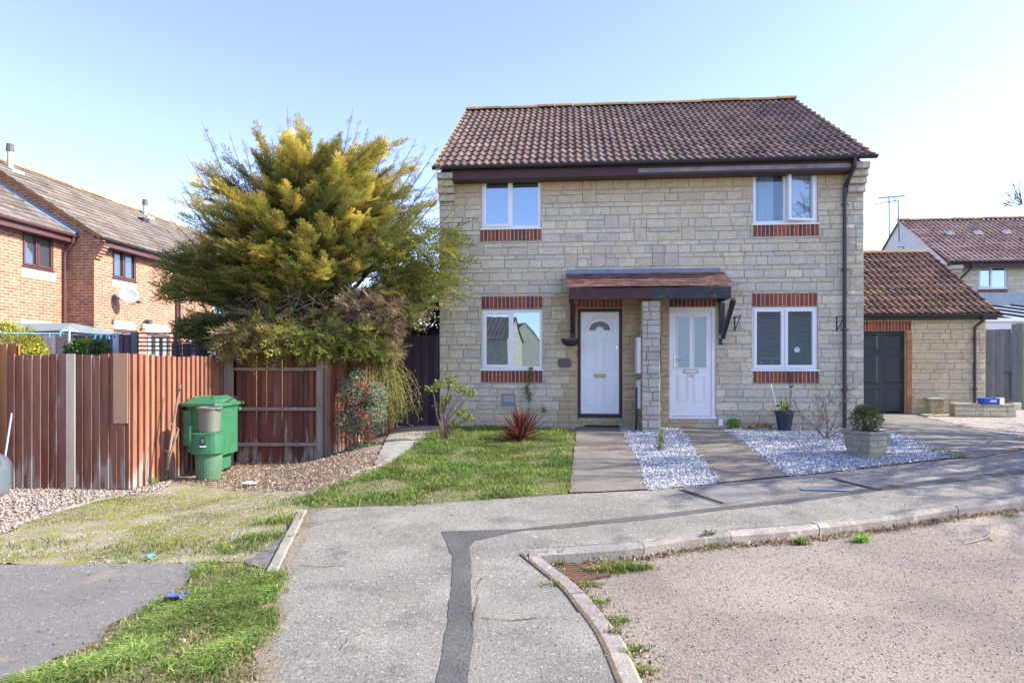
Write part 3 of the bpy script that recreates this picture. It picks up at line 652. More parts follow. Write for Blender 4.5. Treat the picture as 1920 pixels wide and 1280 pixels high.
# tufts along edges: (px, py, count, radius, height, palette)
tf = []
for (x, y, n, rad, h, pal) in ((600, 935, 700, .3, .05, GR), (640, 938, 600, .3, .05, GR), (120, 912, 260, .5, .05, GR), (60, 914, 100, .2, .05, GR), (170, 908, 120, .2, .08, GR), (262, 905, 420, .10, .10, [(.36, .50, .05), (.28, .42, .05)]),
        (200, 940, 700, .22, .04, GR), (330, 1024, 600, .3, .05, GR), (250, 1040, 200, .3, .04, GR), (30, 1030, 350, .3, .045, GR), (525, 978, 500, .12, .07, GR), (495, 1010, 400, .12, .07, GR), (450, 1030, 300, .15, .06, GR),
        (1035, 1098, 70, .06, .035, GR), (1085, 1098, 160, .06, .03, GY), (1105, 1097, 160, .05, .03, GR), (1500, 998, 130, .03, .08, GR), (1616, 994, 150, .03, .085, [(.13, .34, .03), (.2, .42, .05)]), (1335, 1026, 120, .04, .06, GR), (1125, 1048, 200, .05, .07, GY), (1150, 1045, 260, .06, .08, GY+GR), (1185, 1042, 220, .06, .07, GR), (1210, 1040, 120, .04, .05, GY), (1050, 1060, 50, .03, .06, GR), (1895, 968, 60, .05, .04, GR),
        (1120, 1130, 160, .06, .03, GR), (1150, 1165, 200, .06, .035, GR), (1180, 1220, 240, .05, .035, GR), (1200, 1260, 200, .04, .035, GR), (1760, 846, 500, .14, .05, GR), (1790, 857, 500, .14, .05, GR), (1735, 858, 160, .1, .04, GR), (1660, 870, 120, .12, .04, GR), (1640, 873, 100, .1, .04, GR), (1120, 924, 260, .3, .022, GY), (1190, 921, 260, .3, .022, GY),
        (1880, 806, 60, .05, .05, GR), (830, 815, 500, .25, .07, GR), (985, 832, 300, .25, .06, GR), (860, 818, 500, .4, .06, GR), (440, 862, 90, .2, .05, GR), (1340, 910, 60, .1, .03, GR), (553, 1010, 120, .08, .03, GY), (570, 975, 200, .1, .03, [(.5, .42, .10), (.4, .36, .1)]), (535, 1060, 160, .07, .03, [(.5, .42, .10), (.4, .36, .1)])):
    cx, cy = gp(x, y, -DROP)
    if not in_poly(np.array([[cx, cy]]), road_poly)[0]: cx, cy = gp(x, y)
    g = np.random.default_rng(int(x*7+y)); Q = np.stack([cx+g.normal(0, rad, n), cy+g.normal(0, rad*.6, n)], 1)
    inr = in_poly(Q, road_poly); Q = Q[~in_poly(Q, off_poly(L_edge, .0)+pave[len(L_edge)+1:] if False else pave)] if x not in (1035,) else Q
    if len(Q) < 2: continue
    inr = in_poly(Q, road_poly); q = blades(Q, h, pal, int(x+y), w=.007, lean=.9, off=0); zz = np.repeat(inr, 5)*DROP; q[0][:, 2] -= zz; tf.append(q)
stuff('grass_tufts', join(tf), M['grass'])
WH = [(.60, .61, .64), (.38, .42, .49), (.72, .72, .72), (.27, .32, .39), (.50, .53, .58), (.56, .51, .45), (.22, .25, .30), (.40, .34, .28)]
for k, (gg, n, pal) in enumerate(((g1, 12000, WH), (g2, 32000, WH), (g3, 7000, [(.62, .58, .54), (.45, .33, .24), (.70, .69, .68), (.38, .36, .36), (.55, .45, .36)]))):
    stuff('gravel', chips(scatter(gg, n, 40+k)+np.random.default_rng(k).normal(0, .028, (n, 2)), .026, pal, 50+k, off=.016), M['chip'])
PK = [(.36, .28, .25), (.28, .21, .185), (.46, .39, .36), (.20, .155, .14), (.33, .29, .27)]
Pp = scatter(pg, 9000, 44, lambda P: (P[:, 0] > -7.2)*1.); stuff('gravel', chips(Pp, .034, PK, 55, off=.006), M['chip'])
litter_area = px((330, 905), (440, 880), (440, 862), (610, 862), (640, 850), (735, 858), (700, 885), (600, 915), (520, 922), (400, 915))
LC = [(.42, .32, .23), (.30, .21, .14), (.54, .45, .35), (.19, .13, .09), (.36, .25, .17)]
Pl = scatter(litter_area, 6500, 45); z = G(Pl[:, 0], Pl[:, 1])+.012
lt = leaves(np.column_stack([Pl, z]), np.random.default_rng(3).uniform(.012, .045, len(Pl)), LC, 4, up=0); 
stuff('leaf_litter', lt, M['leaf'])
Ps = scatter(litter_area, 2500, 46); Ps2 = scatter(moss, 3500, 47); Ps2 = Ps2[Ps2[:, 0] > -7]; Ps3 = scatter(ld, 1500, 48); Ps3 = Ps3[Ps3[:, 0] > -6]
stuff('gravel', join([chips(Ps, .022, PK+LC, 56, off=.0), chips(Ps2, .018, PK, 57, off=.0), chips(Ps3, .010, [(.4, .38, .36), (.2, .18, .17)], 58, off=.006)]), M['chip'])
# leaf drifts in the channel of the road
dl = []; g = np.random.default_rng(9)
for i in range(min(18, len(kerbB)-1)):
    a, b = np.array(kerbB[i]), np.array(kerbB[i+1]); L_ = np.linalg.norm(b-a); n = int(L_*(620 if i < 9 else 420 if i < 14 else 260)); t = g.random((n, 1)); q = a+(b-a)*t; q[:, 1] -= np.abs(g.normal(0, .045, n))+.01; dl.append(q)
a, b = np.array(kerbA[-9]), np.array(kerbA[-1]); n = 420; q = a+(b-a)*g.random((n, 1)); q[:, 0] += np.abs(g.normal(0, .05, n))+.02; dl.append(q)
a, b = np.array(kerbA[8]), np.array(kerbA[-9]); n = 500; q = a+(b-a)*g.random((n, 1)); q[:, 0] += np.abs(g.normal(0, .09, n))+.04; dl.append(q)
Q = np.vstack(dl); z = G(Q[:, 0], Q[:, 1])-DROP+.006+g.uniform(0, .02, len(Q))
stuff('leaf_litter', leaves(np.column_stack([Q, z]), g.uniform(.012, .038, len(Q)), LC+[(.12, .08, .06)], 6, up=0), M['leaf'])
Pr = scatter(px((1010, 1040), (1900, 960), (1920, 1100), (1920, 1280), (1230, 1280), (1120, 1120)), 3000, 49)
rc = chips(Pr, .011, [(.17, .145, .13), (.34, .29, .25), (.14, .12, .11), (.42, .37, .33)], 59, off=-DROP); stuff('gravel', rc, M['chip'])

g = np.random.default_rng(77); Pd = scatter(pave, 30000, 61); Pd = Pd[(Pd[:, 1] > 2.6) & (Pd[:, 0] < 7) & (g.random(len(Pd)) < .25)]; stuff('gravel', chips(Pd, .009, [(.40, .36, .31), (.10, .09, .08), (.28, .2, .13), (.5, .46, .4)], 62, off=.003), M['chip'])
Pd = np.vstack([scatter(pave, 500, 63), scatter(lawn, 160, 64), scatter(verge, 500, 69), scatter(ld, 300, 65), scatter(lp, 50, 66), scatter(rp, 50, 67)]); Pd = Pd[(Pd[:, 1] > 2.4) & (Pd[:, 0] > -6) & (Pd[:, 0] < 8)]
stuff('leaf_litter', leaves(np.column_stack([Pd, G(Pd[:, 0], Pd[:, 1])+.016]), g.uniform(.012, .035, len(Pd)), LC, 68, up=0), M['leaf'])

seg = [p for p in kerbA if 1. < p[1] < 5.25]
M['joint'] = mat('joint_dirt', (.10, .075, .05), (.17, .14, .08), scale=20, bump=1)
M['k2'] = M['joint']; kerb_run('kerb_joint', [tuple(p) for p in off_poly(seg, .120)], w=.030, top=.010, bot=-.05, cham=.003, m='k2')
ver = [p for p in L_edge]+[(L_edge[-1][0], 1.6)]; sheet('pavement_dirt', jag(off_poly(ver, -.03)+off_poly(ver, .085)[::-1], .022, 88, .05), .0065, M['soil'])
for i, pts_ in enumerate((((905, 1085), (893, 1100), (896, 1128), (890, 1150), (886, 1182)), ((560, 1060), (604, 1064), (650, 1061)), ((612, 1245), (640, 1222), (655, 1200), (690, 1180)), ((900, 1160), (960, 1165), (1010, 1160)))):
    w_ = px(*pts_); sheet('pavement_crack', jag(off_poly(w_, .004)+off_poly(w_, -.004)[::-1], .003, 72+i, .04), .0125, M['joint'] if i != 2 else M['kerb'])

# ------------------------------------------------------------------ the pair of stone houses
UP = (0, 0, 1)
house = thing('semi_detached_house', 'pale stone semi-detached pair of houses with a brown pantiled roof and two white front doors', 'house', (O.x, O.y, 0), YAW)
HW = 7.9
def fr4(x0, y0, x1, y1, w=0.): a = fac(x0, y0, w); b = fac(x1, y1, w); c = fac(x0, y1, w); d = fac(x1, y0, w); return a[0], b[0], (c[1]+b[1])/2, (a[1]+d[1])/2
W1 = fr4(903, 331, 1014, 428); W2 = fr4(1412, 319, 1533, 419); W3 = fr4(903, 580, 1017, 692); W4 = fr4(1410, 575, 1533, 693)
B1 = fr4(900, 429, 1015, 452); B2 = fr4(1412, 420, 1535, 443); B3 = fr4(902, 694, 1017, 717); B4 = fr4(1412, 695, 1535, 718); T3 = fr4(903, 556, 1017, 578); T4 = fr4(1410, 550, 1532, 574)
D1 = fr4(1083, 578, 1167, 783); D2 = fr4(1255, 576, 1342, 785); TD1 = fr4(1083, 555, 1167, 577); TD2 = fr4(1255, 553, 1342, 575)
holes = [W1, W2, W3, W4, D1, D2]; bricks = [B1, B2, B3, B4, T3, T4, TD1, TD2]
ZB, ZT = .22, 5.02
mpF = lambda a, d, z: (a, -d, z)
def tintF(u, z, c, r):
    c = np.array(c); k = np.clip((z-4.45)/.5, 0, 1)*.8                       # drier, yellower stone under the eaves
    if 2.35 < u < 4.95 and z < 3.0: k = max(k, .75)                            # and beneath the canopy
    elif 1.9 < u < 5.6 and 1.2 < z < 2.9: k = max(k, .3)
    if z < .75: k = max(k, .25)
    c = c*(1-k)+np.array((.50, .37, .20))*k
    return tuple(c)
core = MB(); allh = holes+bricks
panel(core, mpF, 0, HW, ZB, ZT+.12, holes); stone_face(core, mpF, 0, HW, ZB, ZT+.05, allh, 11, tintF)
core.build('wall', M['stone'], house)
for i, b in enumerate(bricks): soldier(house, *b, name='brick_sill' if i < 4 else 'brick_lintel', seed=i+3)
# roof
RW, RR = 4.0, 2.65; PITCH = math.atan2(RR, RW); EZ, EW = 5.33, -.34; SL = math.hypot(RR, RW); RY = EW+RW
side = MB(); side.add([(0, 0, ZB), (0, 7.3, ZB), (0, 7.3, ZT+.25), (0, RY, ZT+2.65), (0, 0, ZT+.25)], [(0, 1, 2, 3, 4)]); side.add([(HW, 0, ZB), (HW, 7.3, ZB), (HW, 7.3, ZT+.25), (HW, RY, ZT+2.65), (HW, 0, ZT+.25)], [(4, 3, 2, 1, 0)])
side.add([(0, 7.3, ZB), (HW, 7.3, ZB), (HW, 7.3, ZT+.25), (0, 7.3, ZT+.25)], [(3, 2, 1, 0)]); side.build('side_wall', M['stone_tex'], house)
tiled('roof_tiles', house, 7.97, SL, PITCH, loc=(-.03, EW, EZ-.04))
MB().add([(-.03, EW, EZ-.09), (7.94, EW, EZ-.09), (7.94, RY, EZ+RR-.1), (-.03, RY, EZ+RR-.1), (-.03, RY+RW, EZ-.09), (7.94, RY+RW, EZ-.09)], [(3, 2, 1, 0), (4, 5, 2, 3)]).build('roof_underlay', M['dark'], house)
tiled('rear_roof_tiles', house, 7.97, SL, PITCH, loc=(7.94, RY+RW, EZ-.04), rz=math.pi, sub=4, gauge=.64, roll=.29)
ridge(house, (-.05, RY, EZ+RR+.0), (7.96, RY, EZ+RR+.0), .115, col=(1.1, 1.05, .95))
for u0 in (-.05, 7.90):
    vb = MB()
    for k in range(16):
        a, b = k/16, (k+1)/16; y0, y1 = EW+RW*a, EW+RW*b; z0, z1 = EZ+RR*a, EZ+RR*b
        vb.add([(u0, y0, z0-.07), (u0+.06, y0, z0-.07), (u0+.06, y1-.01, z1-.09), (u0, y1-.01, z1-.09), (u0, y0, z0+.02), (u0+.06, y0, z0+.02), (u0+.06, y1, z1-.02), (u0, y1, z1-.02)],
               [(0, 3, 2, 1), (4, 5, 6, 7), (0, 1, 5, 4), (1, 2, 6, 5), (2, 3, 7, 6), (3, 0, 4, 7)], jit((1.2, 1.1, .9), .2))
    vb.build('verge', M['tile_edge'], house)
# fascia, soffit, gutter, downpipe, kneelers
ef = MB(); ef.box(.30, 3.75, -.26, -.235, 5.07, 5.27); ef.box(.30, 7.62, -.235, 0, 5.055, 5.075); ef.build('fascia_board', M['brown'], house)
ef = MB(); ef.box(3.75, 7.60, -.262, -.235, 5.07, 5.27); o = ef.build('fascia_board', M['brown'], house); ef = MB(); ef.box(3.78, 7.56, -.266, -.258, 5.115, 5.19)
o2 = ef.build('bare_strip', mat('bare_fascia', (.17, .16, .18), (.28, .26, .28), scale=5, bump=.1), o); o['label'] = 'stretch of fascia with its brown paint worn to grey'
gutter(house, (-.07, -.345, 5.30), (7.98, -.345, 5.30))
du = fac(1584, 500, -.06)[0]
pipe(house, [(du+.06, -.345, 5.25), (du+.06, -.34, 5.12), (du, -.07, 4.82), (du, -.06, 4.7), (du, -.06, .36)], clips=(4.5, 3.3, 2.2, 1.1))
for s, u0, u1 in ((1, 7.60, 7.90), (-1, 0, .30)):
    k = MB(); kp = lambda a, d, z: (a, -d, z)
    for j, (zz, dd) in enumerate(((4.72, .08), (4.86, .14), (4.98, .20), (5.10, .27))):
        k.box(u0, u1, -dd, 0, zz, zz+.115 if j else zz+.13, (.50, .44, .33))
        for q in (0, .52): stone(k, (lambda dd_: (lambda a, d, z: (a, -dd_-d, z)))(dd), u0+(u1-u0)*q, u0+(u1-u0)*(q+.5), zz+.004, zz+.11, .008, jit((.58, .53, .42), .1), rnd, 2)
    k.build('kneeler', M['stone'], house)
# windows
def fw(Wd, **k): return window(house, Wd[0], .035, Wd[2], Wd[1]-Wd[0], Wd[3]-Wd[2], **k)
fw(W1, lights=(.5, .5), sashes=(True, False)); fw(W3, lights=(.5, .5), sashes=(True, False))
w2 = fw(W2, lights=(.5, .5), sashes=(False, True), glass='glass_clear', open_=1); w4 = fw(W4, lights=(.5, .5), sashes=(True, True), glass='glass_clear')
w2['label'] = 'upper window with net curtain and one casement ajar'; w4['label'] = 'lower window with horizontal blinds'
cu = MB(); hh = W2[3]-W2[2]; ww = W2[1]-W2[0]
def drape(mb, x0, x1, y, z0, z1, amp=.018, n=40, col=(1, 1, 1)):
    vs_ = []
    for i in range(n+1):
        x = x0+(x1-x0)*i/n; yy = y+amp*math.sin(i*1.1)+amp*.5*math.sin(i*.37)
        vs_ += [(x, yy, z0), (x, yy, z1)]
    mb.add(vs_, [(2*i, 2*i+2, 2*i+3, 2*i+1) for i in range(n)], col)
drape(cu, .06, .42, .14, .05, hh-.03); drape(cu, .62, ww-.05, .15, .05, hh-.03, n=30); cu.build('net_curtain', M['curtain'], w2)
hh = W4[3]-W4[2]; ww = W4[1]-W4[0]
bl = MB()
for k in range(int((hh-.12)/.030)):
    z = .06+k*.030; bl.add([(.06, .10, z), (ww-.06, .10, z), (ww-.06, .120, z+.0085), (.06, .120, z+.0085)], [(0, 1, 2, 3)])
for x in (.14, .5, ww*.5+.12, ww-.14): bl.box(x, x+.005, .098, .10, .05, hh-.05)
bl.build('blind', mat('blind_slat', (.20, .27, .28), bump=0, fine=0), w4)
dsc = MB(); dsc.tube([(ww*.70, .001, .37), (ww*.70, .003, .37)], .052, 16, (.35, .75, .68)); dsc.tube([(ww*.70+.01, -.001, .38), (ww*.70+.01, .001, .38)], .03, 12, (.75, .45, .5)); dsc.build('window_sticker', M['plain'], w4)
# doors
def slab_door(D, left):
    w = D[1]-D[0]; h = D[3]-D[2]; f = MB()
    if left:
        f.box(0, .055, -.012, .07, 0, h); f.box(w-.055, w, -.012, .07, 0, h); f.box(.055, w-.055, -.012, .07, h-.06, h); f.box(.055, w-.055, -.04, .07, 0, .07)
        fo = f.build('door_frame', M['brown'], house, bevel=.004, loc=(D[0], .03, D[2])); a, b, c, d = .06, w-.06, .075, h-.065
    else:
        f.box(0, .07, -.012, .07, 0, h); f.box(w-.07, w, -.012, .07, 0, h); f.box(.07, w-.07, -.012, .07, h-.075, h); f.box(-.01, w+.01, -.05, .07, 0, .045)
        fo = f.build('door_frame', M['upvc'], house, bevel=.004, loc=(D[0], .03, D[2])); a, b, c, d = .072, w-.072, .05, h-.078
    s = MB(); s.box(a, b, .012, .05, c, d); W_ = b-a; H_ = d-c
    def mould(x0, x1, z0, z1, t=.013, raise_=.013):
        for r_, tt in ((0, t), (.034, t*.8)):
            X0, X1, Z0, Z1 = x0+r_, x1-r_, z0+r_, z1-r_; y0 = .012-raise_*(1 if r_ == 0 else .7)
            s.box(X0, X1, y0, .013, Z0, Z0+tt); s.box(X0, X1, y0, .013, Z1-tt, Z1); s.box(X0, X0+tt, y0, .013, Z0+tt, Z1-tt); s.box(X1-tt, X1, y0, .013, Z0+tt, Z1-tt)
    if left:
        for x0, x1 in ((.09, .42), (.57, .90)):
            for z0, z1 in ((.075, .355), (.42, .74)): mould(a+W_*x0, a+W_*x1, c+H_*z0, c+H_*z1)
        cx, cz = a+W_*.5, c+H_*.83
        for rr, t in ((.245, .012),): s.tube([(cx+rr*math.cos(t_), .008, cz-.03+rr*math.sin(t_)) for t_ in [math.pi*i/20 for i in range(21)]], .009, 6)
        s.box(cx-.27, cx+.27, .004, .013, cz-.045, cz-.033)
        s.tube([(cx+.07*math.cos(t_), .008, cz-.03+.07*math.sin(t_)) for t_ in [math.pi*i/10 for i in range(11)]], .010, 6)
    else:
        for x0, x1 in ((.12, .42), (.54, .86)): mould(a+W_*x0, a+W_*x1, c+H_*.14, c+H_*.385)
        for x0, x1 in ((.10, .455), (.535, .89)):
            X0, X1, Z0, Z1 = a+W_*x0, a+W_*x1, c+H_*.455, c+H_*.955
            for q in ((X0, X1, Z0, Z0+.016), (X0, X1, Z1-.016, Z1), (X0, X0+.016, Z0, Z1), (X1-.016, X1, Z0, Z1)): s.box(q[0], q[1], -.002, .013, q[2], q[3])
        s.box(a+.02, b-.02, .004, .013, c+.02, c+.10); s.box(a+.04, b-.04, .006, .013, c+H_*.43, c+H_*.437)
        for q in (.08, .14, .37, .6, .78, .9): s.tube([(a+W_*q, .0, c+.11), (a+W_*q, .012, c+.11)], .007, 6)
    door = s.build('door', M['upvc'], fo, bevel=.002)
    if left:
        g = MB(); pts = [(cx+.20*math.cos(t_), cz-.02+.17*math.sin(t_)) for t_ in [math.pi*i/18 for i in range(19)]]+[(cx+.085*math.cos(t_), cz-.02+.075*math.sin(t_)) for t_ in [math.pi-math.pi*i/8 for i in range(9)]]
        n = 19; inn = [(cx+.085*math.cos(math.pi*i/18), cz-.02+.075*math.sin(math.pi*i/18)) for i in range(19)]; vs_ = [(x, .0105, z) for x, z in pts[:19]]+[(x, .0105, z) for x, z in inn]
        g.add(vs_, [(i, i+1, 20+i, 19+i) for i in range(18)]); g.build('fanlight', mat('fanlight_glass', (.05, .06, .06), rough=.15, bump=.2, spec=.6), fo)
        MB().box(cx-.115, cx+.115, -.004, .013, c+H_*.355, c+H_*.39).build('letterbox', M['brass'], fo, bevel=.004)
        MB().box(b-.055, b-.03, -.002, .013, c+H_*.635, c+H_*.665).box(b-.052, b-.033, -.012, .0, c+H_*.65, c+H_*.665).build('lock', M['chrome'], fo)
    else:
        for x0, x1 in ((.10, .455), (.535, .89)): MB().box(a+W_*x0+.014, a+W_*x1-.014, .004, .0115, c+H_*.455+.014, c+H_*.955-.014).build('door_glass', M['glass_obscure'], fo)
        lb = MB(); cx = a+W_*.47; lb.box(cx-.135, cx+.135, -.002, .013, c+H_*.412, c+H_*.447, (.22, .2, .18)); lb.box(cx-.12, cx+.12, -.008, .0, c+H_*.416, c+H_*.443, (.72, .68, .66)); lb.build('letterbox', M['plain'], fo)
        st = MB(); zz = c+H_*.37; st.box(cx-.07, cx-.005, .009, .0115, zz, zz+.06, (.25, .42, .62)); st.box(cx-.005, cx+.075, .009, .0115, zz, zz+.06, (.72, .42, .46)); st.box(cx-.055, cx-.02, .008, .0095, zz+.015, zz+.045, (.8, .82, .85)); st.box(cx+.01, cx+.06, .008, .0095, zz+.035, zz+.045, (.85, .8, .8)); st.build('door_sticker', M['plain'], fo)
        hd = MB(); hd.box(a+.02, a+.05, -.004, .013, c+H_*.46, c+H_*.575); hd.tube([(a+.035, -.0, c+H_*.545), (a+.035, -.045, c+H_*.545), (a+.15, -.05, c+H_*.535)], .008, 8); hd.build('handle', M['chrome'], fo)
    return fo
slab_door(D1, True)['label'] = 'white panelled door in a brown frame'; slab_door(D2, False)['label'] = 'white door with two tall obscured panes'
# canopy
ca, cb = fac(1067, 540, -.82)[0], fac(1371, 540, -.82)[0]; CW = cb-ca; zf_, zw = 2.93, 3.29; cp = math.atan2(zw-zf_, .80)
can = MB(); r5 = random.Random(4); rows = 8; sl = math.hypot(.80, zw-zf_)
tl = MB()
for j in range(rows):
    t0, t1 = j/rows, min(1, (j+1.25)/rows); x = ca-.04+(.08 if j % 2 else 0)*0
    off_ = .08 if j % 2 else 0.; n = int(CW/.165)+2
    for i in range(-1, n):
        a = max(ca-.05, ca-.05+i*.165+off_); b = min(cb+.05, ca-.05+(i+1)*.165+off_-.004)
        if b-a < .02: continue
        y0, y1 = -.85+.80*t0, -.85+.80*t1; z0, z1 = zf_+(zw-zf_)*t0+.022+r5.uniform(0, .006), zf_+(zw-zf_)*t1+.004
        c = jit(r5.choice([(.20, .10, .075), (.17, .08, .068), (.24, .125, .095), (.14, .07, .062)]), .15, r5)
        tl.add([(a, y0, z0-.014), (b, y0, z0-.014), (b, y1, z1-.014), (a, y1, z1-.014), (a, y0, z0), (b, y0, z0), (b, y1, z1), (a, y1, z1)], [(0, 3, 2, 1), (4, 5, 6, 7), (0, 1, 5, 4), (1, 2, 6, 5), (2, 3, 7, 6), (3, 0, 4, 7)], c)
tl.build('canopy_roof', M['tile'], house)
MB().box(ca-.05, cb-.0, -.03, 0., zw-.0, zw+.085).add([(ca-.05, -.035, zw+.03), (cb, -.035, zw+.03), (cb, -.10, zw-.015), (ca-.05, -.10, zw-.015)], [(0, 3, 2, 1)]).build('canopy_flashing', M['lead'], house)
mid = fac(1220, 540, -.8)[0]-.0
b1_ = MB().box(ca, mid, -.83, -.77, zf_-.21, zf_-.01).box(ca, ca+.06, -.77, 0, zf_-.21, zf_-.05).build('canopy_beam', M['brown_wood'], house, bevel=.006)
b2_ = MB().box(mid, cb, -.832, -.77, zf_-.212, zf_-.008).box(cb-.06, cb, -.77, 0, zf_-.21, zf_-.05).build('canopy_beam', M['black_wood'], house, bevel=.006); b2_['label'] = 'black painted half of the canopy beam'; b1_['label'] = 'brown stained half of the canopy beam'
MB().add([(ca, -.8, zf_-.06), (cb, -.8, zf_-.06), (cb, 0, zf_-.03), (ca, 0, zf_-.03)], [(0, 3, 2, 1)]).build('canopy_soffit', M['brown'], house)
for bx_, m_, nm in ((fac(1074, 600, 0)[0], 'brown', 'bracket'), (fac(1352.5, 600, 0)[0], 'black', 'bracket')):
    zb = fac(1350, 645 if m_ == 'black' else 632, 0)[1]
    br = MB(); br.box(bx_-.05, bx_+.05, -.075, 0, zb, zf_-.21); br.beam((bx_+(.04 if m_ == 'black' else -.02), -.74, zf_-.22), (bx_, -.08, zb+.12), .07, .09)
    br = br.build(nm, M[m_], house, bevel=.006)
    if m_ == 'black':
        a = numbers('6', .135, 'upvc', br, (bx_-.025, -.08, zb+.145), name='number_six'); b = numbers('5', .135, 'upvc', br, (bx_+.025, -.08, zb+.065), name='number_five')
# wing wall between the doors with its meter boxes
PU = (fac(1204, 700, -.72)[0], fac(1238, 700, -.72)[0]); pw = MB()
pz = 2.70
pw.box(PU[0]+.01, PU[1]-.01, -.71, 0, ZB, pz, (.28, .24, .18))
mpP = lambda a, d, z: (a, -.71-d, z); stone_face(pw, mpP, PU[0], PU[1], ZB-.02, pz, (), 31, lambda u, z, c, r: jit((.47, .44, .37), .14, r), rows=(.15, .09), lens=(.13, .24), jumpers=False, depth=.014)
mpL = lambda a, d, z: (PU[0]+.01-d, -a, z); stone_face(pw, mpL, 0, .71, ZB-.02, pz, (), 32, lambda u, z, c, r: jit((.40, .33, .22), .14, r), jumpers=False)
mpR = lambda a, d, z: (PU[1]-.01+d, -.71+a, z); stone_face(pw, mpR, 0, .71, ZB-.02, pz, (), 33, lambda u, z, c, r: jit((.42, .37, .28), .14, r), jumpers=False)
pw.build('wing_wall', M['stone'], house)
mz = lambda y: fac(1197, y, -.4)[1]
MB().box(PU[0]-.07, PU[0]-.004, -.60, -.22, mz(700), mz(633)).build('meter_box', M['upvc'], house, bevel=.008)
MB().box(PU[0]-.06, PU[0]-.004, -.56, -.22, mz(765), mz(712)).build('meter_box', M['upvc_old'], house, bevel=.01)
pipe(house, [(PU[0]-.075, -.5, mz(725)), (PU[0]-.075, -.5, mz(780)), (PU[0]-.09, -.48, ZB+.1)], r=.02, name='gas_pipe')
MB().box(PU[1]+.004, PU[1]+.05, -.5, -.2, mz(700), mz(634)).build('meter_box', M['black'], house, bevel=.008)
MB().box(PU[1]+.004, PU[1]+.04, -.5, -.25, mz(784), mz(712)).build('meter_box', M['black'], house, bevel=.008)
# air vent and step
av = fr4(941, 738, 966, 761); a_ = MB(); a_.box(av[0], av[1], -.022, 0, av[2], av[3], (.20, .24, .26)); a_.box(av[0]+.03, av[1]-.02, -.028, -.0225, av[2]+.12, av[3]-.03, (.36, .34, .30)); a_.box(av[0]+.03, av[1]-.02, -.03, -.0225, av[2]+.09, av[2]+.115, (.42, .47, .5)); a_.build('wall_vent', M['plain'], house)
MB().box(fac(1345, 790)[0]+.02, fac(1352, 790)[0]+.02, -.05, 0, fac(1340, 798)[1], fac(1340, 786)[1]).build('pipe_outlet', M['plain'], house)

# things hung on the front
pq = fac(1059, 680, -.03); pl = thing('house_name_plaque', 'dark slate plaque numbered 63 on the stone left of the brown-framed door', 'plaque', wld(pq[0], -.018, pq[1]), YAW)
pp = [(-.13, -.07), (-.05, -.088), (.09, -.085), (.13, -.05), (.128, .03), (.10, .075), (.04, .088), (-.03, .07), (-.10, .078), (-.135, .04)]
MB().ext(pp, -.012, .012).build('plate', M['slate'], pl, bevel=.006); numbers('63', .10, 'slate', pl, (0, -.016, -.005), name='number')
for u_, lab in ((1380, 'black wrought-iron basket bracket between the porch and the blinds window'), (1571, 'black wrought-iron basket bracket beside the black downpipe')):
    q = fac(u_-3, 605); t = thing('basket_bracket', lab, 'bracket', wld(q[0], 0, q[1]), YAW, 'empty hanging basket brackets')
    b = MB(); b.box(-.012, .012, -.022, -.012, -.16, .12); b.tube([(0, -.02, -.14), (.02, -.12, -.05), (.04, -.26, .10)], .009, 6); b.tube([(0, -.02, .1), (.04, -.28, .11), (.045, -.30, .13)], .008, 6); b.tube([(.03, -.2, .06), (.04, -.22, .09), (.035, -.2, .11)], .006, 5); b.build('bracket_arm', M['black'], t)
q = fac(1070, 635, -.35); hb = thing('hanging_basket', 'empty dark hanging basket on thin chains from the porch bracket', 'basket', wld(q[0], -.35, q[1]), YAW)
b = MB()
for k in range(7):
    t = k/6; rr = .185*math.cos(t*1.25); zz = -.135*math.sin(t*1.35); b.tube([(rr*math.cos(a), rr*math.sin(a), zz) for a in [6.2832*i/20 for i in range(21)]], .006, 4, cap=False)
for k in range(14):
    a = 6.283*k/14; b.tube([(.185*math.cos(t*1.25)*math.cos(a), .185*math.cos(t*1.25)*math.sin(a), -.135*math.sin(t*1.35)) for t in [i/6 for i in range(7)]], .005, 4)
b.build('wire_bowl', M['black'], hb)
MB().lathe([(.05, -.13), (.11, -.10), (.155, -.05), (.172, -.012)], 20).build('liner', mat('basket_liner', (.11, .12, .12), (.07, .07, .065), scale=20, bump=.9, bscale=40), hb, smooth=True)
b = MB(); [b.tube([(.18*math.cos(a), .18*math.sin(a), 0), (0, 0, .42)], .003, 4) for a in (.5, 2.6, 4.7)]; b.build('chain', M['black'], hb)

# doormat
q = gp(1128, 801); t = MB(); t.box(-.33, .33, -.11, .11, 0, .018); for_ = None
mt = t.build('doormat', mat('black_coir', (.03, .035, .04), (.05, .055, .06), bump=1, bscale=200), loc=(q[0], q[1]-.03, float(G(*q))+.035), rz=YAW); tag(mt, 'black doormat on the path below the brown-framed door', 'doormat')

# ------------------------------------------------------------------ garage
gar = thing('garage', 'low stone garage with mossy brown pantiles and a dark panelled door', 'garage', (O.x, O.y, 0), YAW)
GWf = 4.15; GU0, GU1 = 8.15, fac(1848, 700, GWf)[0]; ge = 2.80; gdz = fac(1700, 620, GWf)[1]; gd1 = fac(1700, 700, GWf)[0]; gd0 = gd1-2.25; GZ = .25
mpG = lambda a, d, z: (a, GWf-d, z); gl = (gd0, gd1, .30, gdz); glt = (gd0-.1, gd1+.10, gdz, fac(1700, 602, GWf)[1]); gq = (gd1, gd1+.11, GZ, gdz)
w_ = MB(); panel(w_, mpG, GU0, GU1, GZ, ge, [gl]); stone_face(w_, mpG, GU0, GU1, GZ, ge-.02, [gl, glt, gq], 41, lambda u, z, c, r: tuple(np.array(c)*.55+np.array((.50, .42, .29))*(.55 if z > 2.3 else .45)), lens=(.22, .5)); w_.build('wall', M['stone'], gar)
s_ = MB()
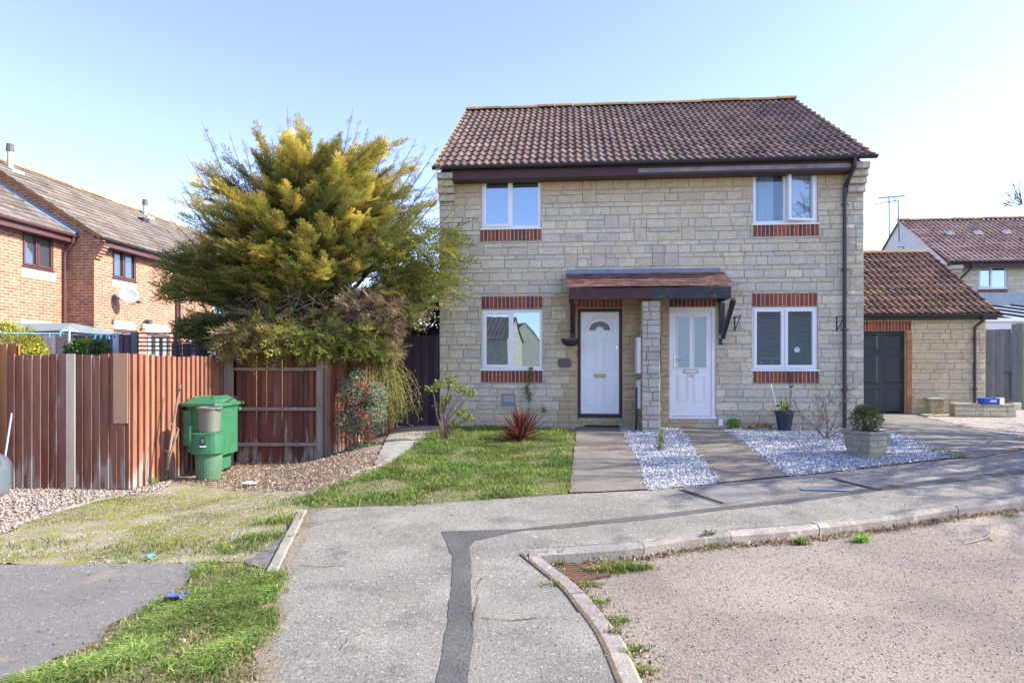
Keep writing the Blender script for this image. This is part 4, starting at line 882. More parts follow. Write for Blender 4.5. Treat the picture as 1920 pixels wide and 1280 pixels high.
for u_ in (GU0, GU1): s_.add([(u_, GWf, GZ), (u_, GWf+5.6, GZ), (u_, GWf+5.6, ge), (u_, GWf+2.8, ge+1.85), (u_, GWf, ge)], [(0, 1, 2, 3, 4)])
s_.add([(GU0, GWf+5.6, GZ), (GU1, GWf+5.6, GZ), (GU1, GWf+5.6, ge), (GU0, GWf+5.6, ge)], [(0, 1, 2, 3)]); s_.build('side_wall', M['stone_tex'], gar)
o = MB(); panel(o, lambda a, d, z: (GU1+d, a, z), GWf, GWf+.01, GZ, GZ+.01)
soldier(gar, *glt, w=GWf, seed=51); 
qb = MB(); r8 = random.Random(8); z = GZ
while z < gdz-.02: qb.box(gq[0]+.003, gq[1]-.003+(.0 if int(z*13) % 2 else 0), GWf-.012, GWf+.05, z+.005, z+.070, jit((.44, .20, .10), .2, r8)); z += .075
qb.box(gq[0], gq[1], GWf-.003, GWf+.04, GZ, gdz, (.42, .33, .24)); qb.build('brick_jamb', M['brick'], gar)
gd = MB(); gd.box(gd0, gd1, GWf+.10, GWf+.14, .30, gdz, (1, 1, 1)); n = 4; cw = (gd1-gd0)/n
for i in range(n):
    x0, x1 = gd0+i*cw+.07, gd0+(i+1)*cw-.07
    for z0, z1 in ((.38, .86), (.98, 1.55), (1.67, 1.98)):
        z0 = .30+(z0-.30)*(gdz-.30)/1.75; z1 = .30+(z1-.30)*(gdz-.30)/1.75
        gd.add([(x0, GWf+.098, z0), (x1, GWf+.098, z0), (x1, GWf+.098, z1), (x0, GWf+.098, z1), (x0+.05, GWf+.075, z0+.05), (x1-.05, GWf+.075, z0+.05), (x1-.05, GWf+.075, z1-.05), (x0+.05, GWf+.075, z1-.05)],
               [(4, 5, 6, 7), (0, 1, 5, 4), (1, 2, 6, 5), (2, 3, 7, 6), (3, 0, 4, 7)])
gd.build('garage_door', mat('dark_blue_grey_door', (.02, .034, .046), rough=.4, bump=.05, fine=.05, spec=.5), gar)
GP = math.atan2(2.0, 3.03)
tiled('roof_tiles', gar, GU1-GU0+.30, math.hypot(2.0, 3.03), GP, gauge=.33, roll=.165, loc=(GU0-.1, GWf-.24, ge-.01), cols=[(.18, .105, .08), (.15, .088, .07), (.215, .13, .095), (.125, .075, .062)], seed=9, h=.038, lip=.03)
tiled('rear_roof_tiles', gar, GU1-GU0+.30, math.hypot(2.0, 3.03), GP, gauge=.66, roll=.33, loc=(GU1+.2, GWf+5.82, ge-.01), rz=math.pi, sub=4)
MB().add([(GU0-.1, GWf-.22, ge-.05), (GU1+.2, GWf-.22, ge-.05), (GU1+.2, GWf+2.79, ge+1.93), (GU0-.1, GWf+2.79, ge+1.93), (GU0-.1, GWf+5.8, ge-.05), (GU1+.2, GWf+5.8, ge-.05)], [(3, 2, 1, 0), (4, 5, 2, 3)]).build('roof_underlay', M['dark'], gar)
ridge(gar, (GU0-.1, GWf+2.79, ge+2.02), (GU1+.2, GWf+2.79, ge+2.02), .12, col=(1.2, 1.1, .95))
MB().box(GU0, GU1+.15, GWf-.20, GWf-.17, ge-.14, ge-.01).box(GU0, GU1+.1, GWf-.17, GWf, ge-.13, ge-.115).build('fascia_board', M['black'], gar)
gutter(gar, (GU0-.1, GWf-.26, ge+.0), (GU1+.22, GWf-.26, ge+.0))
gp_u = fac(1829, 700, GWf-.08)[0]
pipe(gar, [(gp_u+.08, GWf-.26, ge-.06), (gp_u+.08, GWf-.25, ge-.16), (gp_u, GWf-.06, ge-.30), (gp_u, GWf-.06, .36)], clips=(2.2, 1.0))
# moss on the garage roof
g = np.random.default_rng(5); n = 900; s_ = g.random(n)**1.7*3.5; uu = g.uniform(GU0, GU1+.15, n); Pm = np.column_stack([uu, GWf-.24+s_*math.cos(GP), ge+s_*math.sin(GP)+.035])
tag(npmesh('roof_moss', *leaves(Pm, g.uniform(.02, .06, n), [(.30, .26, .08), (.22, .20, .06), (.40, .30, .10)], 5, .8), M['leaf'], gar), kind='stuff')

# ------------------------------------------------------------------ far house on the right, with its conservatory
FX, FY = 16.98, 25.0; fh = thing('stone_house', 'far stone house with a pebble-grey gable behind the garage', 'house', (FX, FY, 0), YAW)
FW_ = 16.; FE = 5.62; FD = 7.0; fpit = math.atan2(2.45, 3.5+.25)
f_ = MB(); mpH = lambda a, d, z: (a, -d, z)
def HX(x, y, w=0.):                      # pixel on the front plane of the far house
    k = (x-960)/F; u = (k*(FY+w*V.y)-(FX+w*V.x))/(U.x-k*U.y); Yd = FY+w*V.y+u*U.y; return u, HC-(y-HZ)*Yd/F
wa, wb = HX(1834, 541), HX(1888, 500); hw_ = (wa[0], wb[0], wa[1], wb[1])
f_.add([(0, 0, .2), (0, FD, .2), (0, FD, FE), (0, FD/2, FE+2.42), (0, 0, FE)], [(0, 1, 2, 3, 4)], (.42, .42, .41))
f_.build('gable_wall', mat('roughcast_render', (.66, .66, .63), (.58, .58, .56), rough=.95, bump=.8, bscale=30), fh)
f_ = MB(); panel(f_, mpH, 0, FW_, .2, FE, [hw_]); stone_face(f_, mpH, .4, 5.5, 2.2, FE-.05, [hw_, (hw_[0]-.03, hw_[1]+.03, hw_[2]-.28, hw_[2]-.03)], 61, lambda u, z, c, r: tuple(np.array(c)*1.05), seg=1, lens=(.3, .6)); f_.build('wall', M['stone'], fh)
for j, (zz, dd) in enumerate(((FE-.75, .1), (FE-.60, .2), (FE-.45, .3), (FE-.30, .38))): f_ = None
k_ = MB(); [k_.box(0, .4, -dd, .02, zz, zz+.14, jit((.5, .46, .36), .1)) for zz, dd in ((FE-.75, .1), (FE-.60, .2), (FE-.45, .3), (FE-.30, .38))]; k_.build('kneeler', M['stone'], fh)
tiled('roof_tiles', fh, FW_+.3, math.hypot(2.42, 3.85), math.atan2(2.42, 3.85), gauge=.33, roll=.20, loc=(-.1, -.35, FE-.02), sub=4, cols=[(.27, .17, .14), (.22, .14, .12), (.31, .2, .17)], seed=12, h=.04)
MB().add([(-.1, 3.5, FE+2.40), (FW_+.2, 3.5, FE+2.40), (FW_+.2, 7.2, FE), (-.1, 7.2, FE)], [(3, 2, 1, 0)], (.25, .16, .13)).build('rear_roof_tiles', M['tile'], fh)
ridge(fh, (-.1, 3.5, FE+2.47), (FW_+.2, 3.5, FE+2.47), .12)
MB().box(0.4, FW_, -.28, -.25, FE-.28, FE-.08).build('fascia_board', M['brown'], fh); gutter(fh, (-.15, -.36, FE-.02), (FW_, -.36, FE-.02))
pipe(fh, [(.75, -.36, FE-.08), (.75, -.34, FE-.25), (.45, -.08, FE-.65), (.45, -.06, FE-.8), (.45, -.06, .4)], name='downpipe')
window(fh, hw_[0], .03, hw_[2], hw_[1]-hw_[0], hw_[3]-hw_[2], glass='glass'); soldier(fh, hw_[0]-.03, hw_[1]+.03, hw_[2]-.27, hw_[2]-.04, name='brick_sill', seed=71)
for px_ in (1776, 1828, 1881):
    v = MB(); t = .58; uu = HX(px_, 428, 2.2)[0]; y = -.35+3.85*t+.0; z = FE+2.42*t
    v.add([(uu-.16, y, z+.05), (uu+.16, y, z+.05), (uu, y-.02, z+.24), (uu-.13, y+.3, z+.24), (uu+.13, y+.3, z+.24)], [(0, 1, 2), (1, 4, 2), (2, 4, 3), (0, 2, 3)], (.60, .56, .52)); v.build('roof_vent', M['plain'], fh)
# aerials
M['aerial'] = mat('aerial_metal', (.16, .18, .20), rough=.5, bump=0, fine=0)
for i, (bx0, by0, tx, ty, lab, ln, tilt) in enumerate(((1686, 432, 1684, 376, 'short aerial mast fixed at the peak of the grey gable', .95, .12), (1668, 468, 1667, 371, 'tall aerial mast carrying a long comb array above the grey gable', 1.15, .06))):
    wv = 3.2 if i == 0 else 4.6; Yd = FY+wv; b_ = at(bx0, by0, Yd); t_ = at(tx, ty, Yd); a = thing('tv_aerial', lab, 'aerial', (b_[0], b_[1], b_[2]), 0, 'aerials on the far house')
    b = MB(); h = t_[2]-b_[2]; b.tube([(0, 0, -.5), (t_[0]-b_[0], 0, h)], .026, 6); b.build('mast', M['aerial'], a)
    b = MB(); x0 = t_[0]-b_[0]
    if i == 0: b.tube([(x0-1.05, 0, h-.16), (x0+.05, 0, h+.02)], .014, 5); [b.tube([(x0-1.05+.11*k, -.1-.01*k, h-.16+.018*k), (x0-1.05+.11*k, .1+.01*k, h-.16+.018*k)], .007, 4) for k in range(10)]; b.tube([(x0-.1, 0, h-.15), (x0-.2, 0, h+.2)], .01, 4); b.tube([(x0-.1, 0, h+.05), (x0-.25, 0, h-.2)], .01, 4)
    else:
        for dz in (0, .045): b.tube([(x0-.5, 0, h-.03+dz), (x0+.72, 0, h+.07+dz)], .014, 5)
        for k in range(20): b.tube([(x0-.5+k*.062, -.12, h-.01+k*.005), (x0-.5+k*.062, .12, h-.01+k*.005)], .007, 4)
    b.build('array', M['aerial'], a)
    b = MB()
    for k in range(3): b.box(-.1 if i else -.05, .22, -.02, .0, -.95-.22*k if i == 1 else -.75-.22*k, -.92-.22*k if i == 1 else -.72-.22*k)
    b.box(.18, .21, -.02, 0, -1.4, -.7); b.build('wall_bracket', M['black'], a)
# conservatory: lean-to glass roof
c0 = at(1790, 570, 20.5)
con = thing('conservatory', 'lean-to conservatory with white fascia and striped glass roof right of the garage', 'conservatory', (0, 0, 0), 0)
za, zb = at(1800, 606, 19.6)[2], at(1800, 574, 22.6)[2]; xa, xb = at(1846, 590, 19.6)[0]-.6, 24.0
g_ = MB(); g_.add([(xa, 19.6, za+.12), (xb, 19.6, za+.12), (xb, 22.9, zb+.05), (xa-.1, 22.9, zb+.05)], [(0, 1, 2, 3)]); g_.build('glass_roof', mat('polycarbonate', (.42, .48, .52), rough=.25, bump=0, fine=.02), con)
g_ = MB()
for k in range(9):
    x = xa+.25+k*.82; g_.beam((x+.35, 19.6, za+.15), (x-.35, 22.9, zb+.08), .08, .05)
g_.build('glazing_bar', M['black'], con)
g_ = MB(); g_.box(xa-.05, xb, 19.48, 19.60, za-.20, za+.02); g_.box(xa-.05, xb, 19.42, 19.6, za+.03, za+.14); g_.build('white_fascia', M['upvc'], con, bevel=.01)
g_ = MB(); g_.box(xa-1., xb, 22.88, 23.0, zb-.1, zb+.52); g_.build('flashing', M['lead'], con)
g_ = MB(); g_.box(xa+.2, xb, 19.65, 19.70, .2, za-.2); g_.build('glazed_side', M['glass'], con)
# fence and gate right of the garage
def boards(mb, L, h, bw, pal, seed, y=0., t=.018, gap=.003, lap=True, hj=.01, base=0., zfun=None, flip=False):
    r = random.Random(seed); x = 0
    while x < L-.01:
        b = min(x+bw*r.uniform(.92, 1.06), L); c = jit(r.choice(pal), .13, r); z0 = base+(zfun(x) if zfun else 0); top = h+r.uniform(-hj, hj)*1.4; tw = .010 if lap else 0
        tl = r.uniform(-.004, .004); ya, yb = (y-.004, y-t-tw) if not flip else (y-t-tw-.006, y-.006)
        mb.add([(x, ya, z0), (b-gap, yb, z0), (b-gap, y, z0), (x, y, z0), (x+tl, ya, top), (b-gap+tl, yb, top), (b-gap+tl, y, top), (x+tl, y, top)],
               [(0, 3, 2, 1), (4, 5, 6, 7), (0, 1, 5, 4), (1, 2, 6, 5), (2, 3, 7, 6), (3, 0, 4, 7)], c); x = b
def fence(name, label, p, q, z0, h, m, pal, seed=1, bw=.1, rails='back', posts=(), group=None, postm='wood_grey', gravel=0., gap=.003, flip=False):
    p = Vector((*p[:2], 0)); q = Vector((*q[:2], 0)); L = (q-p).length; a = math.atan2(q.y-p.y, q.x-p.x)
    t = thing(name, label, 'fence' if 'gate' not in name else 'gate', (p.x, p.y, z0), a, group)
    mb = MB(); boards(mb, L, h, bw, pal, seed, base=gravel, gap=gap, flip=flip)
    if gap > .01: mb.box(0, L, .001, .004, .02, h-.02, (.2, .2, .2))  # dark backing paints in the shadow lines between the boards
    mb.build('boards', M[m], t)
    for k, zz in enumerate((.18, .5, .86)):
        z = h*zz; r_ = MB()
        if rails == 'front': r_.box(.0, L, -.085, -.035, z-.025, z+.03)
        else: r_.box(0, L, .002, .05, z-.03, z+.03)
        r_.build('rail', M[postm], t, bevel=.004)
    for (x, hh, w_) in posts: MB().box(x-w_/2, x+w_/2, -.03-.05 if rails == 'front' else .0, .07, -.2, hh, jit((1, 1, 1), .1)).build('post', M[postm], t, bevel=.006)
    return t
R1 = at(1848, 618, 17.5); R2 = at(1890, 618, 17.5)
g_ = fence('garden_gate', 'blue-grey boarded gate with a black latch beside the garage corner', R1, (R2[0], R2[1]-.1), .36, at(1860, 618, 17.5)[2]-.36, 'fence_grey', [(1, 1, 1), (.85, .85, .9)], 81, .11)
MB().box(.45, .62, -.05, -.03, 1.0, 1.03).tube([(.58, -.04, 1.02), (.60, -.04, .3)], .008, 5).build('latch', M['black'], g_)
fence('board_fence', 'grey fence with green algae streaks at the right edge behind the low wall', (R2[0]+.02, R2[1]-.1), (R2[0]+5, R2[1]-.5), .36, at(1900, 607, 17.5)[2]-.36, 'fence_grey', [(1, 1, 1), (.9, 1, .75), (1.3, 1.6, .7), (.85, .85, .9)], 82, .13)

# ------------------------------------------------------------------ brick houses on the left
C = Vector((-11.1, 17.0, 0)); BZ = -.1
def brick_house(name, label, org, Ln, depth, eave, rise, wins, lint, front_off=0., pipes=(), rcols=None, gable=True, seed=1):
    """origin = near right corner; local x runs away from the camera along the wall, -y looks right"""
    t = thing(name, label, 'house', org, YAW+R(90)); w_ = MB(); mpB = lambda a, d, z: (a, -d, z)
    hs = [(a, b, c, d) for a, b, c, d, *_ in wins]; panel(w_, mpB, 0, Ln, BZ, eave, hs, (1, 1, 1), dep=.1)
    if gable: w_.add([(0, 0, BZ), (0, depth, BZ), (0, depth, eave), (0, depth/2, eave+rise), (0, 0, eave)], [(0, 1, 2, 3, 4)])
    w_.build('brick_wall', M['brick_tex'], t)
    for (a, b, c, d, kind) in wins:
        if kind == 'brown': window(t, a, .03, c, b-a, d-c, m='brownf', sillm='brownf', lights=(.48, .52), sashes=(True, True) if b-a > .8 else (False, True), fr=.05, glass='glass_brown')
        elif kind == 'white': window(t, a, .03, c, b-a, d-c, glass='glass_brown')
        elif kind == 'door': window(t, a, .03, c, b-a, d-c, m='brownf', sillm='brownf', lights=(.3, .4, .3), sashes=(False, True, False), fr=.07)
    for i, (a, b, c, d) in enumerate(lint): MB().box(a, b, -.008, .03, c, d).build('cream_panel', mat('cream_render_%d' % (seed*10+i), (.50, .44, .34), bump=.1, fine=.03), t)
    pit = math.atan2(rise, depth/2); ov = .32
    tiled('roof_tiles', t, Ln+.1, math.hypot(rise, depth/2)+ov/math.cos(pit), pit, gauge=.33, roll=.21, loc=(-.08, -ov, eave-.02-ov*math.tan(pit)+.12), sub=4, cols=rcols or [(.20, .165, .135), (.17, .14, .118), (.23, .19, .155)], seed=seed, h=.010, lip=.022)
    MB().add([(-.08, depth/2, eave+rise+.1), (Ln, depth/2, eave+rise+.1), (Ln, depth+.3, eave-.1), (-.08, depth+.3, eave-.1)], [(0, 1, 2, 3)], (.3, .22, .18)).build('rear_roof_tiles', M['tile'], t)
    ridge(t, (-.08, depth/2, eave+rise+.10), (Ln, depth/2, eave+rise+.10), .12, col=(1.1, 1.0, .8))
    ez = eave-.02-ov*math.tan(pit)+.12
    MB().box(0, Ln, -ov+.05, -ov+.075, ez-.2, ez-.0).box(0, Ln, -ov+.075, 0, ez-.2, ez-.185).build('fascia_board', M['brownf'], t)
    gutter(t, (Ln, -ov, ez-.01), (-.12, -ov, ez-.01), m='black' if seed != 2 else 'brownf')
    for (x, m_) in pipes: pipe(t, [(x, -ov, ez-.06), (x, -ov+.02, ez-.2), (x, -.08, ez-.45), (x, -.06, ez-.6), (x, -.06, BZ)], m=m_)
    return t
M['brownf'] = mat('brown_upvc', (.13, .055, .06), (.11, .048, .052), rough=.4, bump=0, fine=.03)
M['glass_brown'] = glassmat('window_glass', (.05, .06, .07), .18)
Gz = lambda x, y, s: HC-(y-HZ)*(C.y+.996*s)/F
eave2 = 5.05
wins2 = [(.69, 1.66, Gz(0, 524, 1.1), Gz(0, 462, 1.1), 'brown'), (5.75, 6.75, 3.15, 4.15, 'white'), (8.3, 9.2, 3.1, 4.1, 'white'),
         (.75, 1.72, .75, Gz(0, 618, 1.2), 'brown'), (2.15, 3.25, -.05, Gz(0, 626, 2.6), 'door'), (4.3, 6.2, -.05, Gz(0, 628, 4.8), 'white')]
lint2 = [(.66, 1.70, Gz(0, 540, 1.1), Gz(0, 525.5, 1.1)), (.72, 1.62, Gz(0, 618, 1.2), Gz(0, 603, 1.2)), (2.05, 3.30, Gz(0, 624, 2.6), Gz(0, 608.5, 2.6)), (4.0, 6.3, Gz(0, 628, 4.8), Gz(0, 612.5, 4.8))]
h2 = brick_house('brick_house', 'long red brick terrace with a gable, satellite dish and pale brown roof behind the fence', (C.x, C.y, 0), 14., 7.26, eave2, 2.28, wins2, lint2, pipes=((3.55, 'brownf'), (3.68, 'black')), seed=2+5)
# corbelled eaves corner
kb = MB(); [kb.box(0, .22, -dd, 0, zz, zz+.075, jit((1, 1, 1), .1)) for zz, dd in ((4.42, .06), (4.495, .11), (4.57, .16), (4.645, .21), (4.72, .26), (4.795, .27), (4.87, .27))]; kb.build('corbel', M['brick_tex'], h2)
vb = MB(); pit2 = math.atan2(2.28, 3.63)
for k in range(13):
    a, b = k/13, (k+1)/13; y0, y1 = -.32+3.95*a, -.32+3.95*b; zz = lambda y: eave2+.10+y*math.tan(pit2)
    vb.add([(-.10, y0, zz(y0)-.10), (-.0, y0, zz(y0)-.10), (-.0, y1, zz(y1)-.10), (-.10, y1, zz(y1)-.10), (-.10, y0, zz(y0)+.02), (-.0, y0, zz(y0)+.02), (-.0, y1, zz(y1)+.0), (-.10, y1, zz(y1)+.0)], [(0, 3, 2, 1), (4, 5, 6, 7), (0, 1, 5, 4), (1, 2, 6, 5), (2, 3, 7, 6), (3, 0, 4, 7)], jit((.9, .8, .7), .2))
vb.build('verge', M['tile_edge'], h2)
for (x, y, hh) in ((.75, 3.1, .5), (6.9, 3.35, .4)):
    zb = eave2+.1+y*math.tan(pit2); f_ = MB(); f_.tube([(x, y, zb-.1), (x, y, zb+hh)], .075, 10, (.42, .42, .41)); f_.tube([(x, y, zb+hh), (x, y, zb+hh+.1)], .10, 10, (.12, .11, .12)); f_.tube([(x, y, zb+hh+.1), (x, y, zb+hh+.2)], .09, 10, (.1, .1, .1)); f_.box(x-.2, x+.2, y-.25, y+.1, zb-.13, zb-.04, (.5, .5, .5)); f_.build('roof_flue', M['plain'], h2)
MB().box(5.3, 5.62, 2.3, 2.55, eave2+.13+2.3*math.tan(pit2), eave2+.3+2.3*math.tan(pit2)).build('roof_vent', M['black'], h2)
h1o = C-U*.78; h1o = Vector((h1o.x, h1o.y, 0))-V*6.
wins1 = [(6-1.39, 6-.44, HC+(HZ-505)*16.3/F, HC+(HZ-430)*16.3/F, 'brown'), (6-1.5, 6-.5, .7, HC+(HZ-622)*16.3/F, 'brown'), (1.4, 2.6, 3.9, 4.95, 'brown')]
h1 = brick_house('brick_house', 'red brick house at the far left edge with brown gutter and brown window', (h1o.x, h1o.y, 0), 5.99, 6.2, 5.12, 1.95, wins1, [(6-1.42, 6-.36, wins1[0][2]-.28, wins1[0][2]-.03), (6-1.45, 6-.5, wins1[1][3]+.0, wins1[1][3]+.26)], pipes=((5.86, 'brownf'),), gable=True, seed=2)
MB().add([(5.98, -.35, 5.0), (5.98, 3.1, 7.10), (5.98, 3.1, 7.25), (5.98, -.35, 5.15), (5.86, -.35, 5.04), (5.86, 3.1, 7.14)], [(0, 1, 2, 3), (4, 5, 2, 3)]).build('lead_flashing', M['lead'], h1)
# dish
s_ = (lambda k: (k*C.y-C.x)/(.085-k*.996))((214-960)/F); dz = HC+(HZ-557)*(C.y+s_)/F; dw = C+V*s_
ds = thing('satellite_dish', 'grey satellite dish on the sunlit brick wall below the second window', 'satellite dish', (dw.x, dw.y, dz), YAW+R(90))
b = MB(); n = 24; vs_ = [(0, 0, 0)]
for k in range(1, 5):
    for i in range(n): a = 6.2832*i/n; rr = k/4; vs_.append(((.26*rr)*math.cos(a), .055*rr*rr, .22*rr*math.sin(a)))
fs = [(0, 1+i, 1+(i+1) % n) for i in range(n)]+[(1+(k-1)*n+i, 1+k*n+i, 1+k*n+(i+1) % n, 1+(k-1)*n+(i+1) % n) for k in range(1, 4) for i in range(n)]
b.add(vs_, fs, (.34, .35, .37)); o = b.build('dish', M['plain'], ds, smooth=True); o.rotation_euler = (R(16), 0, R(132)); o.location = (.1, -.34, .05)
sf = o.modifiers.new('s', 'SOLIDIFY'); sf.thickness = .008
MB().tube([(0, 0, -.05), (.03, -.2, -.03), (.09, -.34, .03)], .022, 8, (.2, .2, .2)).box(-.06, .06, -.03, 0, -.16, .06, (.15, .15, .16)).tube([(.1, -.38, -.2), (-.05, -.75, -.16)], .012, 6, (.25, .25, .25)).box(-.1, -.0, -.82, -.72, -.19, -.12, (.12, .12, .13)).build('dish_arm', M['plain'], ds)
sl_ = 2.02; lw = C+V*sl_; sl = thing('security_light', 'small security light with sensor beside the white lintel', 'lamp', (lw.x, lw.y, HC+(HZ-606)*(C.y+2.)/F), YAW+R(90))
MB().box(-.07, .07, -.22, -.06, -.02, .1, (.1, .1, .11)).box(-.03, .03, -.06, 0, -.05, .05, (.1, .1, .1)).build('lamp_head', M['plain'], sl); MB().box(-.2, -.08, -.12, 0, -.16, -.02, (.7, .7, .7)).build('sensor', M['plain'], sl)

# ------------------------------------------------------------------ fences in front
RP = [(.95, 1.05, 1.1), (.8, .8, .82), (1.1, 1.35, 1.45), (.72, .68, .7), (.9, 1.2, 1.3)]
A0, A1 = (-6.62, 8.40), (-5.02, 8.42); B0, B1_ = A1, (-4.86, 10.68); FT = 1.68
za = float(G(-5.8, 8.4)); ht = lambda x, y, Yd: HC-(y-HZ)*Yd/F
fA = fence('board_fence', 'weathered red board fence facing the drive with one bare pale board', A0, A1, za, ht(0, 664.5, 8.4)-za, 'fence_red', RP, 21, .112, posts=((.05, 1.5, .08),))
MB().box(.78, .895, -.034, -.020, .02, ht(0, 663, 8.4)-za, (1, 1, 1)).build('bare_board', mat('bare_pale_board', (.42, .35, .28), (.50, .42, .34), scale=3, st=(3, 3, .4), bump=.4), fA)['label'] = 'pale unpainted board'
MB().box(1.40, 1.585, -.040, -.022, ht(0, 793, 8.4)-za, ht(0, 662, 8.4)-za).build('patch_board', mat('patch_board', (.40, .21, .13), (.36, .24, .16), scale=3, st=(3, 3, .4), bump=.3), fA)['label'] = 'short light brown board nailed over the corner'
fB = fence('board_fence', 'sunlit red board fence running back to the green bin', B0, B1_, za, ht(0, 664, 8.4)-za, 'fence_red', [(1.0, 1.0, 1.0), (.9, .88, .88), (1.1, 1.12, 1.12)], 22, .125, posts=(), gap=.012, flip=True)
Ck0, Ck1 = at(443, 0, 10.75)[:2], at(606, 0, 10.75)[:2]; zc = float(G(-3.9, 10.75))
fC = fence('board_fence', 'shaded red fence panel with three rails beneath the conifer', Ck0, Ck1, zc-.02, ht(0, 661, 10.75)-zc, 'fence_red', [(.62, .55, .6), (.5, .45, .5), (.75, .62, .62)], 23, .088, rails='front', posts=((1.42, 1.82, .11), (-.10, 1.84, .16)))  # board tints darkened, so the panel's shade is in the colour
MB().box(-.32, -.20, -.05, .03, -.1, 1.84).box(-.19, -.02, -.045, .04, -.1, 1.80).build('grey_post_board', M['wood_grey'], fC)
fence('board_fence', 'narrow-boarded red fence behind the berry shrub', (-3.08, 10.72), (-2.30, 12.55), zc, 1.74, 'fence_red', [(1.1, 1.1, 1.1), (1.3, 1.25, 1.2), (.8, .8, .8), (1.2, 1.5, 1.6)], 24, .11, posts=((.02, 1.78, .10),), flip=True)
fO = fence('board_fence', 'tall orange-brown fence at the left edge', (-8.8, 8.75), (-6.62, 8.62), za, ht(0, 646, 8.65)-za, 'fence_orange', [(1, 1, 1), (.85, .8, .75), (1.15, 1.1, 1.0)], 25, .135, posts=((1.75, 1.9, .09),))
wp = MB(); b0 = gp(27, 905); wp.tube([(0, 0, 0), (.03, .16, 1.0)], .012, 8, (.38, .42, .52)); o = wp.build('leaning_pole', M['plain'], loc=(-6.58, 8.22, za)); tag(o, 'thin pale pole leaning against the left fence', 'pole')
q0 = wld(-.92, .02); q1 = wld(-.03, .02)
gt = fence('garden_gate', 'dark purple boarded side gate beside the stone house', q0, q1, .37, ht(0, 628, 12.45)-.37, 'fence_purple', [(1, 1, 1), (.8, .8, .85), (1.2, 1.15, 1.15)], 26, .088)
MB().box(.855, .90, -.06, .04, -.05, 1.78).build('gate_post', M['black_wood'], gt)
fence('board_fence', 'dark boarded stretch closing the gap left of the purple gate', (-2.45, 12.62), (q0.x-.01, q0.y+.02), .3, 1.7, 'fence_purple', [(.8, .8, .8)], 27, .09)

# ------------------------------------------------------------------ behind the fences
sh = thing('garden_shed', 'dark shed with a small window behind the purple gate', 'shed', (-1.9, 14.6, .35), YAW)
MB().box(-1.6, .75, 0, 2, 0, 1.95).build('shed_wall', M['fence_purple'], sh); MB().add([(-1.7, -.15, 1.98), (.85, -.15, 1.88), (.85, 2.1, 1.95), (-1.7, 2.1, 2.35), (-1.7, -.15, 2.12), (.85, -.15, 1.97), (.85, 2.1, 2.03), (-1.7, 2.1, 2.43)], [(0, 3, 2, 1), (4, 5, 6, 7), (0, 1, 5, 4), (1, 2, 6, 5), (2, 3, 7, 6), (3, 0, 4, 7)]).build('shed_roof', M['black_wood'], sh)
MB().box(.05, .7, -.02, .0, 1.55, 1.82, (.62, .60, .55)).build('shed_window', M['plain'], sh)
s2 = thing('garden_shed', 'shed with a low grey felt roof behind the orange fence', 'shed', (-10.5, 13.2, -.1), YAW)
z1 = ht(0, 622, 13.2)+.1; z2 = ht(0, 606, 14.4)+.1
MB().box(-2, .85, 0, 2.2, 0, z1-.02).build('shed_wall', M['wood_grey'], s2)
MB().add([(-2.2, -.15, z1), (1.35, -.15, z1), (.55, 1.2, z2), (-2.2, 1.2, z2), (1.35, 2.4, z1), (-2.2, 2.4, z1)], [(0, 1, 2, 3), (3, 2, 4, 5), (1, 4, 2)]).build('shed_roof', M['felt'], s2)
def backfence(label, x0, x1, Yd, ytop, m, pal, seed, bw=.12): 
    a = at(x0, 0, Yd); b = at(x1, 0, Yd-.02*(x1-x0)/60); z = -.1; return fence('board_fence', label, a, b, z, ht(0, ytop, Yd)-z, m, pal, seed, bw)
backfence('pale timber fence behind the yellow bush', -60, 138, 12.4, 627, 'wood_grey', [(1.6, 1.75, 1.9), (1.9, 2.0, 2.1), (1.2, 1.2, 1.2)], 28, .3)
backfence('dark purple-brown garden fence behind the green bush', 140, 252, 12.6, 627, 'fence_purple', [(1.3, 1.15, 1.0), (1.5, 1.3, 1.15)], 29, .14)
backfence('dim boarded fence behind the slatted trellis', 322, 470, 13.6, 642, 'fence_purple', [(1.8, 1.7, 1.6), (1.4, 1.3, 1.3)], 30, .12)
tr = thing('slatted_trellis', 'blue-grey fence topper of five horizontal slats behind the sunlit fence', 'trellis', (0, 0, 0), 0)
ta, tb = at(245, 612, 11.4), at(424, 613, 12.6); b = MB()
for k, yy in enumerate((624.5, 633, 641, 648.5, 656.5)):
    za_ = ht(0, yy, 11.4); zb_ = ht(0, yy+.5, 12.6); b.beam((ta[0], ta[1], za_), (tb[0], tb[1], zb_), .022, .026)
b.build('slats', M['fence_grey'], tr)
for x, Yd in ((250, 11.4), (326, 11.95), (382, 12.3), (418, 12.55)):
    p_ = at(x, 0, Yd); w_ = .10 if x in (250, 382) else .045; MB().box(p_[0]-w_/2, p_[0]+w_/2, p_[1]+.02, p_[1]+.08, 0, ht(0, 622, Yd)).build('post', M['fence_grey' if x != 382 else 'fence_purple'], tr)
cpz = at(217, 0, 11.0); o = MB().box(-.035, .035, -.03, .03, 0, ht(0, 624, 11)+.1, (.42, .50, .60)).box(-.012, .012, -.033, -.029, ht(0, 634, 11)+.1, ht(0, 628, 11)+.1, (.05, .06, .08)).build('clothes_post', M['plain'], loc=(cpz[0], cpz[1], -.1), bevel=.005); tag(o, 'pale blue slotted clothes post above the sunlit fence', 'post')
cl = thing('washing_line', 'washing line with blue pegs strung behind the left fence', 'washing line', (0, 0, 0), 0)
